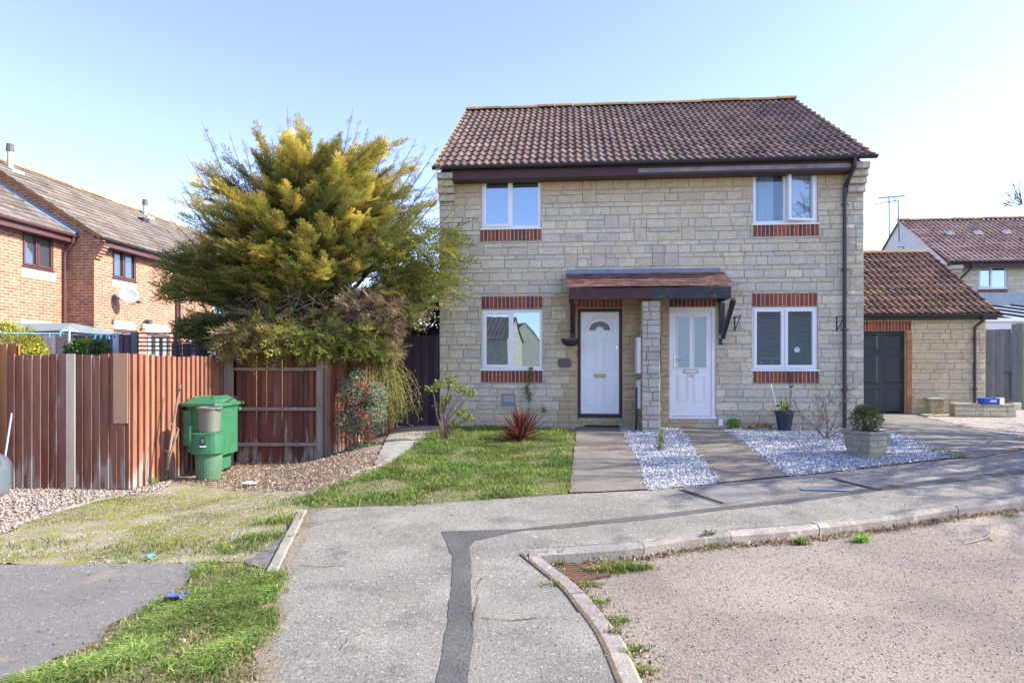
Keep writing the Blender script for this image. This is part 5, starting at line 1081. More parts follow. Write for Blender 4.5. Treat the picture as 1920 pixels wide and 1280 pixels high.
p0, p1, p2 = at(-40, 622, 9.6), at(112, 624, 10.4), at(214, 627, 11); b = MB(); b.tube([p0, at(40, 624, 10), p1, at(160, 629, 10.7), p2], .006, 4, (.3, .5, .6)); b.tube([at(-40, 626, 9.7), at(60, 626, 10), at(125, 626, 10.5), p2], .005, 4, (.15, .2, .3)); b.build('line', M['plain'], cl)
b = MB(); [b.beam(at(x, y, 10.2), at(x-2+k % 3*2, y+8, 10.2), .02, .02, (.10, .35, .50)) for k, (x, y) in enumerate(((34, 621), (92, 625), (111, 623), (179, 628), (200, 627), (203, 628), (190, 627)))]; b.build('pegs', M['plain'], cl)
b = MB().tube([at(129, 664, 10.4), at(130, 615, 10.4)], .018, 6, (.5, .5, .52)); b.tube([at(129, 617, 10.4), at(112, 622, 10.2)], .01, 4, (.4, .4, .4)); b.tube([at(129, 617, 10.4), at(150, 621, 10.6)], .01, 4, (.6, .55, .5)); b.build('line_mast', M['plain'], cl)

# ------------------------------------------------------------------ bins and sticks
wx, wy = gp(402, 884); wx, wy = -4.585, 9.80; wz = float(G(wx, wy))
wb_ = thing('wheelie_bin', 'large bright green wheelie bin with domed lid standing behind the smaller bin', 'bin', (wx, wy, wz), R(-2)); wb_.scale = (.72, 1.15, 1.0)
b = MB()
def rbox(mb, secs, col=(1, 1, 1), r=.25):       # stacked rounded rectangles (cx,cy,hx,hy,z)
    vs_ = []; n = 24
    for cx, cy, hx, hy, z in secs:
        for k in range(n):
            a = 6.28318*(k+.5)/n; c, s = math.cos(a), math.sin(a); p = 6; q = (abs(c)**p+abs(s)**p)**(-1/p); vs_.append((cx+hx*c*q, cy+hy*s*q, z))
    fs = [(i*n+k, i*n+(k+1) % n, (i+1)*n+(k+1) % n, (i+1)*n+k) for i in range(len(secs)-1) for k in range(n)]+[tuple(range(n-1, -1, -1)), tuple((len(secs)-1)*n+k for k in range(n))]
    return mb.add(vs_, fs, col)
rbox(b, [(.03, 0, .24, .22, .06), (.03, 0, .26, .24, .40), (.03, 0, .275, .25, .42), (.03, 0, .29, .255, .52), (0, 0, .385, .275, .53), (0, 0, .39, .29, .98), (0, 0, .40, .30, .985), (0, 0, .405, .305, 1.02)])
for x0, x1 in ((-.40, -.18), (.30, .42)): rbox(b, [((x0+x1)/2, -.06, (x1-x0)/2, .25, .44 if x0 < 0 else .30), ((x0+x1)/2, -.06, (x1-x0)/2, .25, .97)])
for z in (.62, .70): b.box(.12, .30, -.305, -.285, z, z+.015)
[b.beam((x, -.292, .55), (x, -.302, .95), .02, .01) for x in (-.3, .05)]; b.box(-.38, .38, .26, .33, .93, .975)
b.build('bin_body', M['binlid'], wb_, bevel=.006)
b = MB(); rbox(b, [(-.02, -.02, .46, .33, 1.02), (-.02, -.02, .47, .34, 1.03), (-.02, -.02, .465, .335, 1.075), (-.02, -.01, .41, .29, 1.08), (-.02, 0, .37, .25, 1.12), (-.02, .03, .28, .17, 1.155), (-.02, .03, .12, .09, 1.165)]); [b.box(x, x+.02, -.2, .22, 1.12, 1.172) for x in (-.22, .16)]; b.tube([(-.42, .37, 1.04), (.40, .37, 1.04)], .018, 8)
b.build('bin_lid', M['binlid'], wb_, smooth=False, bevel=.008)
b = MB(); b.tube([(.42, -.28, 1.06), (.46, -.05, 1.12), (.40, .1, 1.15), (.34, .28, 1.12)], .008, 6, (.03, .03, .03)); b.tube([(.05, -.34, 1.06), (.2, -.36, 1.02), (.4, -.3, 1.09)], .006, 5, (.03, .03, .03)); b.build('cord', M['plain'], wb_)
[MB().tube([(x, .18, .10), (x+.05, .18, .10)], .10, 16).build('wheel', M['rubber'], wb_) for x in (-.2, .16)]
MB().box(.245, .275, -.308, -.303, .80, .88, (.75, .85, .78)).build('number_mark', M['plain'], wb_)
gx_, gy_ = -4.33, 9.14; gz_ = float(G(gx_, gy_))
gb = thing('garden_waste_bin', 'smaller faded green round bin with a wide collar in front of the wheelie bin', 'bin', (gx_, gy_, gz_), R(5)); gb.scale = (.9, .9, 1)
MB().lathe([(.175, 0), (.185, .01), (.205, .40), (.208, .41)], 28).build('bin_base', M['bindark'], gb, smooth=False)
b = MB(); b.lathe([(.235, .385), (.24, .39), (.235, .56), (.225, .66), (.232, .665), (.215, .68)], 28, sq=.15); b.box(-.285, -.20, -.08, .08, .40, .55); b.build('bin_collar', M['binlid'], gb)
b = MB(); b.box(-.04, .035, -.25, -.238, .52, .63, (.03, .05, .04)); b.box(-.02, .02, -.254, -.25, .55, .60, (.16, .2, .16)); b.box(-.045, .045, -.25, -.238, .488, .505, (.75, .8, .78)); b.build('emblem', M['plain'], gb)
bk = thing('bucket', 'grey plastic bucket with a rolled rim sitting on the smaller green bin', 'bucket', (gx_+.02, gy_-.02, gz_+.683), 0); bk.scale = (.88, .88, .98)
MB().lathe([(.135, 0), (.145, .005), (.168, .33), (.185, .335), (.185, .36), (.165, .362), (.15, .30), (.12, .02)], 28, sq=.1).build('bucket_body', M['bucket'], bk)
MB().tube([(.18, 0, .345), (.19, -.02, .30), (.16, -.12, .34)], .006, 5).build('handle', M['black'], bk)
def stick(name, label, pts, r, seed=1, twigs=()):
    t = MB(); rr = random.Random(seed); t.tube(pts, [r*(1-.5*i/(len(pts)-1)) for i in range(len(pts))], 6, (1.4, 1.35, 1.25))
    for (k, e) in twigs: t.tube([pts[k], Vector(pts[k])+Vector(e)], [r*.5, r*.2], 5, (1.3, 1.2, 1.1))
    o = t.build(name, M['bark'], smooth=True); return tag(o, label, 'branch')
def sp_(x, y, Yd): return Vector(at(x, y, Yd))
stick('fallen_branch', 'long bleached branch leaning on the sunlit fence left of the bins', [sp_(313, 880, 8.75), sp_(318, 845, 8.8), sp_(325, 800, 8.9), sp_(331, 760, 9.0), sp_(336, 735, 9.05), sp_(338, 722, 9.1)], .022, 1, ((2, (-.06, 0, .1)), (4, (.03, 0, .1))))
stick('fallen_branch', 'short forked branch leaning against the longer bleached one', [sp_(313, 876, 8.7), sp_(320, 850, 8.7), sp_(328, 826, 8.72), sp_(335, 804, 8.75)], .018, 2, ((3, (-.05, 0, .03)), (1, (-.08, 0, .05))))
tl_ = gp(1800, 1022); zt = float(G(*tl_))-DROP+.015; tw = MB(); tp = [Vector((*gp(x, y, -DROP), zt+dz)) for x, y, dz in ((1790, 1024, 0), (1812, 1020, .012), (1832, 1016, .02), (1850, 1011, .03), (1858, 1006, .05), (1868, 1001, .05))]
tw.tube(tp, [.004, .006, .008, .010, .014, .009], 6, (1.9, 1.8, 1.7)); tw.tube([tp[3], tp[3]+Vector((.01, -.07, -.03))], .005, 5, (1.6, 1.5, 1.4)); tw.tube([tp[1], tp[1]+Vector((-.08, .02, .02))], .003, 4, (1.4, 1.3, 1.2)); tag(tw.build('fallen_twig', M['bark']), 'small bleached forked twig lying on the road', 'twig')
for x, y, c, lab, wd in ((331, 1128, (.10, .10, .55), 'crumpled blue-purple wrapper in the verge grass', .05), (283, 1051, (.10, .45, .62), 'small light blue wrapper at the edge of the mossy ground', .035), (468, 912, (.62, .62, .60), 'grey-white crumpled sheet on the leaf litter in front of the fence', .10), (735, 855, (.5, .5, .5), '', 0)):
    if not wd: continue
    q = gp(x, y); z = float(G(*q)); r_ = random.Random(x); b = MB(); n = 5; vs_ = [(wd*(i/(n-1)-.5)*2+r_.gauss(0, wd*.12), wd*(j/(n-1)-.5)*1.3+r_.gauss(0, wd*.12), abs(r_.gauss(0, wd*.25))+.02) for j in range(n) for i in range(n)]
    b.add(vs_, [(j*n+i, j*n+i+1, (j+1)*n+i+1, (j+1)*n+i) for i in range(n-1) for j in range(n-1)], c); o = b.build('wrapper', M['plain'], loc=(*q, z+.015)); tag(o, lab, 'litter')

# ------------------------------------------------------------------ gully grate
gt_ = thing('drain_grate', 'rusty slotted drain grate in the corner of the kerb', 'drain', (.47, 5.0, float(G(.47, 5.0))-DROP+.006), R(22.6))
b = MB(); w_, l_ = .215, .225
b.box(-w_, w_, -l_, -l_+.03, -.02, .012).box(-w_, w_, l_-.03, l_, -.02, .012).box(-w_, -w_+.03, -l_, l_, -.02, .0115).box(w_-.03, w_, -l_, l_, -.02, .0115).box(w_-.125, w_-.105, -l_, l_, -.02, .0118); b.build('grate_frame', M['rust'], gt_, bevel=.002)
b = MB()
for k in range(8): y = -l_+.040+k*.050; b.box(-w_+.02, w_-.02, y, y+.024, -.02, .0105, (1.2, 1.1, 1))
b.build('bars', M['rust'], gt_, bevel=.002)
MB().box(-w_+.01, w_-.01, -l_+.01, l_-.01, -.022, -.018).build('pit', M['dark'], gt_)
sc = gp(1545, 916); cv = MB().box(-.28, .28, -.14, .14, 0, .006, (.17, .20, .22)).build('service_cover', M['plain'], loc=(*sc, float(G(*sc))+.004), rz=R(-8)); tag(cv, 'faded blue-grey service cover marking on the pavement', 'cover')

# ------------------------------------------------------------------ right garden things
pq = gp(1641, 862); pz_ = float(G(*pq)); plr = thing('stone_planter', 'tapered stone planter holding the round box shrub', 'planter', (pq[0], pq[1]+.22, pz_-.02), R(25)); plr.scale = (.8, .8, .95)
b = MB(); hb_, ht_, H_ = .20, .275, .40
b.add([(-hb_, -hb_, 0), (hb_, -hb_, 0), (hb_, hb_, 0), (-hb_, hb_, 0), (-ht_+.015, -ht_+.015, H_), (ht_-.015, -ht_+.015, H_), (ht_-.015, ht_-.015, H_), (-ht_+.015, ht_-.015, H_)], [(0, 3, 2, 1), (0, 1, 5, 4), (1, 2, 6, 5), (2, 3, 7, 6), (3, 0, 4, 7)], (.3, .27, .2))
for sd_ in range(4):
    ca_, sa_ = math.cos(sd_*math.pi/2), math.sin(sd_*math.pi/2)
    def mpQ(a, d, z, ca_=ca_, sa_=sa_):
        hw2 = hb_+(ht_-hb_)*z/H_; x = (a)*hw2; y = -(hw2-.014)-d; return (x*ca_-y*sa_, x*sa_+y*ca_, z)
    r_ = random.Random(sd_)
    for j in range(4):
        u_ = -1.
        while u_ < .98:
            e_ = min(1., u_+r_.uniform(.45, 1.0)); e_ = 1. if 1-e_ < .2 else e_; stone(b, mpQ, u_+.01, e_, j*.098+.004, j*.098+.098, .012, jit((.36, .36, .29), .12, r_), r_, 1); u_ = e_
b.build('planter_wall', M['stone'], plr)
b = MB(); b.box(-ht_-.02, ht_+.02, -ht_-.02, -ht_+.05, H_-.01, H_+.03, (.9, .9, .85)).box(-ht_-.02, ht_+.02, ht_-.05, ht_+.02, H_-.01, H_+.03, (.9, .9, .85)).box(-ht_-.02, -ht_+.05, -ht_+.05, ht_-.05, H_-.01, H_+.03, (.9, .9, .85)).box(ht_-.05, ht_+.02, -ht_+.05, ht_-.05, H_-.01, H_+.03, (.9, .9, .85)); b.build('planter_rim', M['concrete'], plr, bevel=.008)
MB().box(-ht_+.04, ht_-.04, -ht_+.04, ht_-.04, H_-.04, H_-.005).build('planter_soil', M['soil'], plr)
def blob(n, c, r, seed, hollow=.5, clump=0):
    g = np.random.default_rng(seed); d = g.normal(size=(n, 3)); d /= np.linalg.norm(d, axis=1, keepdims=True); k = (hollow+(1-hollow)*g.random((n, 1))**.6)
    k = k*(1+.16*np.sin(d[:, :1]*5+seed)*np.sin(d[:, 1:2]*4+2)*np.cos(d[:, 2:3]*5)); return np.array(c)+d*k*np.array(r)
def shrub(name, label, cat, loc, parts, leaf=(.03, .05), cols=GR, stems=5, h=.3, seed=1, group=None, stemr=.008, spread=.5):
    t = thing(name, label, cat, loc, 0, group); g = np.random.default_rng(seed); P = np.vstack([blob(n, c, r, seed+i) for i, (n, c, r) in enumerate(parts)])
    P = P[P[:, 2] > .01]; npmesh('foliage', *leaves(P, g.uniform(*leaf, len(P)), cols, seed), M['leaf'], t)
    b = MB(); rr = random.Random(seed)
    for i in range(stems): 
        n, c, r = parts[i % len(parts)]; e = Vector(c)+Vector([rr.uniform(-.6, .6)*q for q in r]); b.tube([(rr.gauss(0, .02), rr.gauss(0, .02), 0), Vector((e.x*.4, e.y*.4, e.z*.5)), e], [stemr, stemr*.8, stemr*.3], 5)
    b.build('stem', M['bark'], t, smooth=True); return t
shrub('box_shrub', 'small rounded box shrub growing in the stone planter', 'shrub', (pq[0], pq[1]+.22, pz_+H_*.95-.04), [(2600, (0, 0, .20), (.215, .215, .20)), (700, (-.02, 0, .33), (.14, .15, .10))], leaf=(.018, .032), cols=[(.06, .11, .03), (.10, .15, .04), (.05, .085, .025), (.15, .19, .05), (.17, .12, .05)], seed=3, stems=14)
pw_ = wld(fac(1469, 805, -.3)[0], -.35); pz = float(G(pw_.x, pw_.y)); pt = thing('plant_pot', 'tall dark ribbed plant pot by the wall below the blinds window', 'plant pot', (pw_.x, pw_.y, pz), YAW); pt.scale = (.75, .75, .95)
b = MB(); b.lathe([(.125, 0), (.13, .01), (.20, .36), (.235, .37), (.235, .40), (.20, .40), (.18, .33)], 24); [b.beam((.131*math.cos(a), .131*math.sin(a), .02), (.202*math.cos(a), .202*math.sin(a), .355), .012, .008) for a in [6.283*i/20 for i in range(20)]]
b.build('pot_body', mat('dark_slate_pot', (.035, .05, .07), (.05, .065, .085), rough=.5, bump=.1), pt); MB().lathe([(.19, .33), (.19, .345)], 20).build('pot_soil', M['soil'], pt)
def blade_plant(name, label, loc, n, L, w, cols, seed, elev=(.3, 1.4), droop=.5, parent=None, cat='plant'):
    g = random.Random(seed); b = MB()
    for i in range(n):
        a = g.uniform(0, 6.283); e = g.uniform(*elev); l = L*g.uniform(.6, 1.05); c = jit(g.choice(cols), .2, g); vs_ = []; k = 6; p = Vector((g.gauss(0, L*.05), g.gauss(0, L*.05), 0)); el = e; side = Vector((-math.sin(a), math.cos(a), 0))
        for j in range(k+1):
            t = j/k; ww = w*(1-t)**.7*(.6+.8*min(1, t*3)); nrm = Vector((-math.cos(a)*math.sin(el), -math.sin(a)*math.sin(el), math.cos(el)))
            vs_ += [p-side*ww+nrm*ww*.5, p, p+side*ww+nrm*ww*.5]; p = p+Vector((math.cos(a)*math.cos(el), math.sin(a)*math.cos(el), math.sin(el)))*(l/k); el -= droop*g.uniform(.1, .5)*t*(1.6-e)
        b.add(vs_, [(j*3+m_, j*3+m_+1, j*3+m_+4, j*3+m_+3) for j in range(k) for m_ in (0, 1)], c)
    o = b.build(name, M['leaf'], loc=loc); return tag(o, label, cat)
blade_plant('spiky_plant', 'green and yellow spiky plant growing in the dark pot', (pw_.x, pw_.y, pz+.34), 34, .36, .011, [(.16, .26, .05), (.40, .42, .10), (.5, .48, .16), (.1, .2, .04)], 4, (.5, 1.5), .8)
cn = thing('garden_cane', 'pale cane leaning out of the dark pot with a black clip', 'cane', (pw_.x-.1, pw_.y-.02, pz+.36), 0); MB().tube([(0, 0, -.1), (-.14, 0, .44), (-.155, 0, .50)], .008, 6, (.75, .72, .68)).tube([(-.155, 0, .5), (-.17, 0, .56)], .010, 6, (.05, .05, .05)).tube([(-.06, -.02, .11), (.0, -.02, .11)], .014, 6, (.05, .05, .05)).build('cane_rod', M['cane'], cn)
cn = thing('garden_cane', 'upright dark rod with a small black knob behind the spiky plant', 'cane', (pw_.x+.12, pw_.y+.02, pz+.36), 0); MB().tube([(0, 0, -.1), (-.01, 0, .5), (-.01, 0, .7)], .006, 5, (.06, .06, .06)).tube([(-.02, 0, .44), (.05, 0, .46)], .018, 6, (.05, .05, .06)).build('cane_rod', M['cane'], cn)
q = wld(fac(1374, 805, -.2)[0], -.25); shrub('small_shrub', 'tiny bright green shrub at the wall right of the white door', 'shrub', (q.x, q.y, float(G(q.x, q.y))+.01), [(420, (0, 0, .10), (.13, .11, .11))], leaf=(.03, .05), cols=[(.12, .26, .04), (.2, .33, .06)], seed=5)
q = gp(1238, 846); shrub('small_shrub', 'small upright yellow-green seedling in the gravel between the two paths', 'shrub', (*q, float(G(*q))+.01), [(120, (0, 0, .09), (.07, .06, .10)), (90, (.02, 0, .24), (.035, .035, .12))], leaf=(.025, .045), cols=[(.26, .30, .05), (.34, .36, .08), (.16, .24, .04)], seed=6, stems=3)
q = wld(fac(1427, 808, -.15)[0], -.18); n = 260; g = np.random.default_rng(7); Pq = np.column_stack([q.x+g.normal(0, .12, n), q.y+g.normal(0, .04, n), float(G(q.x, q.y))+.03+g.random(n)*.07]); tag(npmesh('dry_plant', *leaves(Pq, g.uniform(.05, .10, n), [(.55, .40, .20), (.42, .30, .16), (.62, .5, .3)], 7, .4), M['leaf']), 'low clump of dry straw-coloured stems at the foot of the wall', 'plant')
q = gp(1548, 824); t = thing('bare_shrub', 'bare twiggy shrub in the white gravel by the black downpipe', 'shrub', (q[0], q[1], float(G(*q))), 0); b = MB(); rr = random.Random(12)
for d_ in ((-.5, 0, 1), (.05, .1, 1.1), (.55, .1, .9), (.9, .1, .75)): branch(b, (0, 0, 0), d_, .36, .012, 4, rr, None, .55, .05, 4, (1.1, .95, .9), 3, .0022)
b.build('stems', M['bark'], t)
q = gp(1612, 812); b = MB(); b.lathe([(.03, 0), (.10, .02), (.14, .06), (.11, .11), (.05, .13)], 14, col=(.62, .72, .75)); [b.lathe([(.01, 0), (.035, .02), (.01, .045)], 8, (rnd.uniform(-.1, .1), rnd.uniform(-.1, .05), .05+rnd.uniform(0, .05)), (.06, .30, .55)) for _ in range(6)]; tag(b.build('garden_ornament', M['plain'], loc=(q[0], q[1], float(G(*q)))), 'small blue and white ornament on the gravel left of the stone planter', 'ornament')
# low stone wall by the garage
lw0, lw1 = wld(*[fac(1790, 765, 3.2)[0], 3.2]), wld(fac(1905, 765, 3.0)[0], 3.0); lw = thing('garden_wall', 'low wall of pale blocks by the garage with a capped pier', 'wall', (lw0.x, lw0.y, .36), math.atan2(lw1.y-lw0.y, lw1.x-lw0.x))
Lw = (lw1-lw0).length; b = MB(); b.box(0, Lw, 0, .3, -.1, .27, (.35, .32, .26)); stone_face(b, lambda a, d, z: (a, -d, z), 0, Lw, -.06, .27, (), 91, rows=(.12, .11), lens=(.15, .5), jumpers=False); b.build('blocks', M['stone'], lw)
b = MB(); x = 0; x_z = .272
while x < Lw-.05: e_ = min(Lw+.05, x+rnd.uniform(.4, .7)); b.box(x, e_-.012, -.04, .32, x_z, x_z+.05+rnd.uniform(0, .01), jit((1.25, 1.25, 1.2), .1)); x = e_
b.build('coping', M['concrete'], lw, bevel=.006)
q = gp(1755, 778); b = MB(); b.box(-.16, .16, -.16, .16, -.1, .36, (.42, .37, .26))
stone_face(b, lambda a, d, z: (a, -.16-d, z), -.16, .16, -.05, .36, (), 92, lambda u, z, c, r: jit((.44, .38, .22), .15, r), rows=(.13, .12), lens=(.1, .2), jumpers=False); pr = b.build('pier', M['stone'], lw); pr.matrix_parent_inverse = lw.matrix_basis.inverted(); pr.location = (q[0]-0, q[1]+.1, float(G(*q))); pr.rotation_euler = (0, 0, YAW)
pr.matrix_parent_inverse = (Matrix.Translation((lw0.x, lw0.y, .36)) @ Matrix.Rotation(math.atan2(lw1.y-lw0.y, lw1.x-lw0.x), 4, 'Z')).inverted()
cpz_ = MB().add([(-.21, -.21, 0), (.21, -.21, 0), (.21, .21, 0), (-.21, .21, 0), (-.21, -.21, .04), (.21, -.21, .04), (.21, .21, .04), (-.21, .21, .04), (0, 0, .08)], [(0, 3, 2, 1), (0, 1, 5, 4), (1, 2, 6, 5), (2, 3, 7, 6), (3, 0, 4, 7), (4, 5, 8), (5, 6, 8), (6, 7, 8), (7, 4, 8)]).build('pier_cap', M['concrete'], pr); cpz_.location = (0, 0, .362)
q = wld(fac(1855, 748, 3.15)[0], 3.15); b = MB(); rbox(b, [(0, 0, .19, .12, 0), (0, 0, .23, .14, .13), (0, 0, .21, .12, .135), (0, 0, .17, .09, .02)], (.03, .09, .5)); b.box(.13, .235, -.146, -.0, .0, .14, (.75, .75, .8)); b.box(-.1, .05, -.142, -.13, .05, .09, (.4, .45, .8)); tag(b.build('plastic_tub', M['plain'], loc=(q.x, q.y, .69), rz=R(4)), 'bright blue plastic tub lying on the low block wall', 'tub')
for i, (x, y, s_, lab) in enumerate(((1722, 777, (.22, .10, .05), 'flat loose stone between the garage door and the pier'), (1738, 781, (.13, .1, .06), 'loose stone right against the foot of the pier'), (1900, 768, (.16, .12, .2), 'white block ending the low wall'), (1892, 758, (.25, .12, .05), 'pale coping slab lying beyond the low wall'))):
    q = gp(x, y); b = MB(); rbox(b, [(0, 0, s_[0]*.95, s_[1], -.01), (0, 0, s_[0], s_[1], s_[2]*.8), (0, 0, s_[0]*.9, s_[1]*.9, s_[2])], jit((1.2, 1.2, 1.2), .1)); o = b.build('loose_stone', M['concrete'], loc=(*q, float(G(*q))), rz=R(10*i-12)); tag(o, lab, 'stone')

# ------------------------------------------------------------------ conifer
TP = spray_template(12, 40, .062, 1); TP2 = spray_template(12, 50, .05, 2, .1); BR_ = spray_template(10, 35, .03, 3, .12)
CX, CY = -3.95, 12.0; conf = thing('conifer', 'large spreading golden-green conifer bulging over the fence', 'tree', (CX, CY, 0), 0)
g = np.random.default_rng(17); rr = random.Random(17); limb = MB(); Ps_, Ds_, Ss_, Cs_, Ts_ = [], [], [], [], []
GOLD = np.array((.58, .44, .09)); GRN = np.array((.085, .115, .035)); OLV = np.array((.26, .27, .055)); BRN = np.array((.24, .165, .105)); LIM = np.array((.40, .38, .085))
def crown_r(az, el):                       # reach of the crown in the direction (az, el)
    c = math.cos(az); es = [-.2, 0, .3, .6, .9, 1.2, 1.57]
    rl = float(np.interp(el, es, [2.0, 2.2, 2.45, 2.8, 3.25, 2.9, 2.7])); rr_ = float(np.interp(el, es, [2.0, 2.35, 2.65, 3.0, 3.3, 2.95, 2.7]))
    k = .5+.5*c; r_ = rl*(1-k)+rr_*k
    if math.sin(az) < 0: r_ *= (1-.34*abs(math.sin(az))*math.cos(el))
    return r_
for i in range(285):
    az = rr.uniform(0, 6.283)
    if rr.random() < .6: az = rr.uniform(math.pi*.92, math.pi*2.08)
    el = rr.choice((rr.uniform(-.05, .45), rr.uniform(.1, .9), rr.uniform(.5, 1.5)))
    if i > 235: az = rr.uniform(-.9, .25); el = rr.uniform(.45, 1.1)
    L_ = crown_r(az, el)*rr.uniform(.62, 1.04)*(.95 if el < .9 else 1)
    p0 = Vector((rr.gauss(0, .2), rr.gauss(0, .12), rr.uniform(1.6, 2.9)))
    d = Vector((math.cos(az)*math.cos(el), math.sin(az)*math.cos(el), math.sin(el)))
    cen = Vector((0, 0, 2.75)); e = cen+d*L_; e.z += rr.uniform(.0, .25); p0.z = min(4.2, max(1.9, e.z-rr.uniform(.15, .6)*math.hypot(e.x, e.y)-.25))
    m_ = p0.lerp(e, .55)+Vector((0, 0, .10 if el < .8 else 0)); K = 14; pts = []
    for k in range(K+1): t = k/K; pts.append(p0*(1-t)**2+m_*2*t*(1-t)+e*t*t)
    limb.tube(pts[::2], [.032*(1-t*.9)+.003 for t in [k/7 for k in range(8)]], 4, jit((1, 1, 1), .2, rr), cap=False)
    tone = rr.random(); bv0 = rr.uniform(.6, 1.3); sidev = Vector((-math.sin(az), math.cos(az), 0))
    for k in range(4, K+1):
        t = k/K; tan = (pts[k]-pts[k-1]).normalized(); n = 2 if t < .5 else 5; wid = .30*(1-t)+.10
        for _ in range(n):
            sd_ = rr.choice((-1, 1)); dev = rr.uniform(.15, .75)*(1.15-t*.7)
            dd = (tan+sidev*sd_*dev+Vector((rr.gauss(0, .10), rr.gauss(0, .10), rr.gauss(.10, .15)))).normalized()
            q = pts[k]+(pts[k]-pts[k-1])*rr.uniform(-.6, .6)+sidev*sd_*rr.uniform(0, wid*.35)+Vector((0, 0, rr.gauss(0, .05))); Ps_.append(q[:]); Ds_.append(dd[:]); Ss_.append(rr.uniform(.26, .46)*(1.2-.45*t))
            o_ = np.clip((t-.5)/.45, 0, 1); hi = np.clip((q.z-2.2)/2.4, 0, 1); gk = o_*(.40+.7*hi)*(.25+.95*tone); c = GRN*(1-gk)+(GOLD if rr.random() < .55 else LIM)*gk*.75+OLV*gk*.25
            if q.z < 2.4 and rr.random() < .4: c = BRN*rr.uniform(.5, 1.1)
            if rr.random() < .10: c = c*.6+np.array((.42, .24, .07))*.5
            bv = bv0*rr.uniform(.75, 1.25); bv *= 1.2; Cs_.append(c*bv); Ts_.append(c*(bv*1.35)+GOLD*.16*hi*o_*bv)
n1 = len(Ps_)
crown = [replicate(TP, np.array(Ps_), np.array(Ds_), np.array(Ss_), g.uniform(-.5, .5, n1), np.array(Cs_), np.array(Ts_))]
# wispy leaders at the top
Ps_, Ds_, Ss_, Cs_ = [], [], [], []
for (x, y) in ((378, 228), (430, 250), (455, 262), (485, 235), (538, 200), (545, 225), (575, 240), (640, 250), (662, 205), (672, 235), (690, 240), (725, 270), (750, 280), (780, 262), (800, 275), (818, 280), (350, 290), (340, 340), (345, 352), (336, 360), (318, 410), (310, 430), (835, 300), (842, 330), (600, 262), (510, 262), (860, 385), (846, 345), (855, 470), (862, 545), (322, 470), (300, 462), (330, 570), (355, 605)):
    Yt = 12.0+rr.uniform(-.9, .5)-(.8 if x > 800 else 0); e = Vector(at(x, y, Yt))-Vector((CX, CY, 0)); s_ = Vector((0, 0, 2.6)); L_ = (e-s_).length; pts = [s_.lerp(e, t)+Vector((0, 0, -.30*math.sin(math.pi*t))) for t in (.45, .58, .70, .80, .88, .95, 1)]
    limb.tube(pts, [.016, .014, .011, .009, .007, .005, .003], 4, cap=False)
    for k in range(1, 7):
        nn = (16, 13, 10, 6, 4, 3)[k-1]; tan = (pts[k]-pts[k-1]).normalized()
        for _ in range(nn): 
            q = pts[k-1].lerp(pts[k], rr.random()); Ps_.append(q[:]); dd = tan+Vector((rr.gauss(0, .5), rr.gauss(0, .4), rr.gauss(.05, .4))); Ds_.append(dd[:]); Ss_.append(rr.uniform(.18, .38)*(1.1-.12*k)); Cs_.append((LIM*.5+GRN*.6)*rr.uniform(.7, 1.2) if k < 5 else (BRN*1.1+LIM*.3))
n1 = len(Ps_); crown.append(replicate(TP2, np.array(Ps_), np.array(Ds_), np.array(Ss_), g.uniform(-1, 1, n1), np.array(Cs_), np.array(Cs_)*1.3))
# the clipped skirt over the fence
Ps_, Ds_, Ss_, Cs_ = [], [], [], []
def skirt(n, x0, x1, y0, y1, Y0, Y1, cols, ds, smin=.2, smax=.42, dirx=0., hang=.1):
    for _ in range(n):
        x, y = rr.uniform(x0, x1), rr.uniform(y0, y1); Yd = rr.uniform(Y0, Y1); q = Vector(at(x, y, Yd))-Vector((CX, CY, 0)); Ps_.append(q[:]); Ds_.append((dirx+rr.gauss(0, .6), -.55+rr.gauss(0, .5), -hang+rr.gauss(0, .5))); Ss_.append(rr.uniform(smin, smax)); Cs_.append(np.array(rr.choice(cols))*rr.uniform(.7, 1.25))
# skirt volume traced by ellipses: (x0,x1,y0,y1)
skirt(900, 450, 735, 600, 655, 10.6, 11.5, [OLV*.7, OLV*.8, GRN*1.2, BRN*.9, BRN*.6], 1, dirx=.1)
skirt(420, 425, 560, 612, 660, 10.45, 10.9, [LIM*.7, OLV, LIM*.55, BRN], 1, .22, .42, -.7, .25)
skirt(360, 560, 720, 615, 662, 10.45, 10.8, [OLV, OLV*.7, GRN*1.5, LIM*.7], 1, .18, .34, .2, .3)
skirt(700, 640, 752, 555, 660, 10.6, 11.4, [BRN*1.2, BRN, BRN*.8, (.30, .22, .13)], 1, .16, .32, .2, 0)
skirt(420, 440, 640, 585, 625, 10.8, 11.5, [BRN*.9, OLV*.7, BRN*1.1, GRN], 1, .2, .4, -.2, 0)
skirt(220, 380, 470, 590, 635, 11.0, 11.8, [GRN*1.2, GRN, OLV*.5], 1, .3, .5, -1.3, -.05)
skirt(160, 355, 420, 598, 625, 11.0, 11.6, [GRN*1.2, GRN], 1, .2, .4, -1.3, -.05)
skirt(420, 700, 850, 430, 560, 11.0, 12.2, [OLV, LIM*.7, GRN*1.4, OLV*.7], 1, .25, .5, 1., -.1)
skirt(260, 620, 800, 540, 600, 11.0, 12.2, [OLV*.8, BRN*.8, GRN*1.2], 1, .25, .45, .6, .1)
skirt(360, 330, 470, 470, 560, 11.2, 12.4, [GRN*1.2, OLV*.7, OLV], 1, .3, .55, -1.3, -.05)
skirt(260, 600, 735, 636, 666, 10.7, 11.4, [OLV*.6, GRN, BRN*.7, OLV*.8], 1, .2, .36, .1, .2)
skirt(200, 620, 740, 640, 672, 11.3, 12.2, [GRN, BRN*.6, GRN*.7], 1, .25, .4, .1, .2)
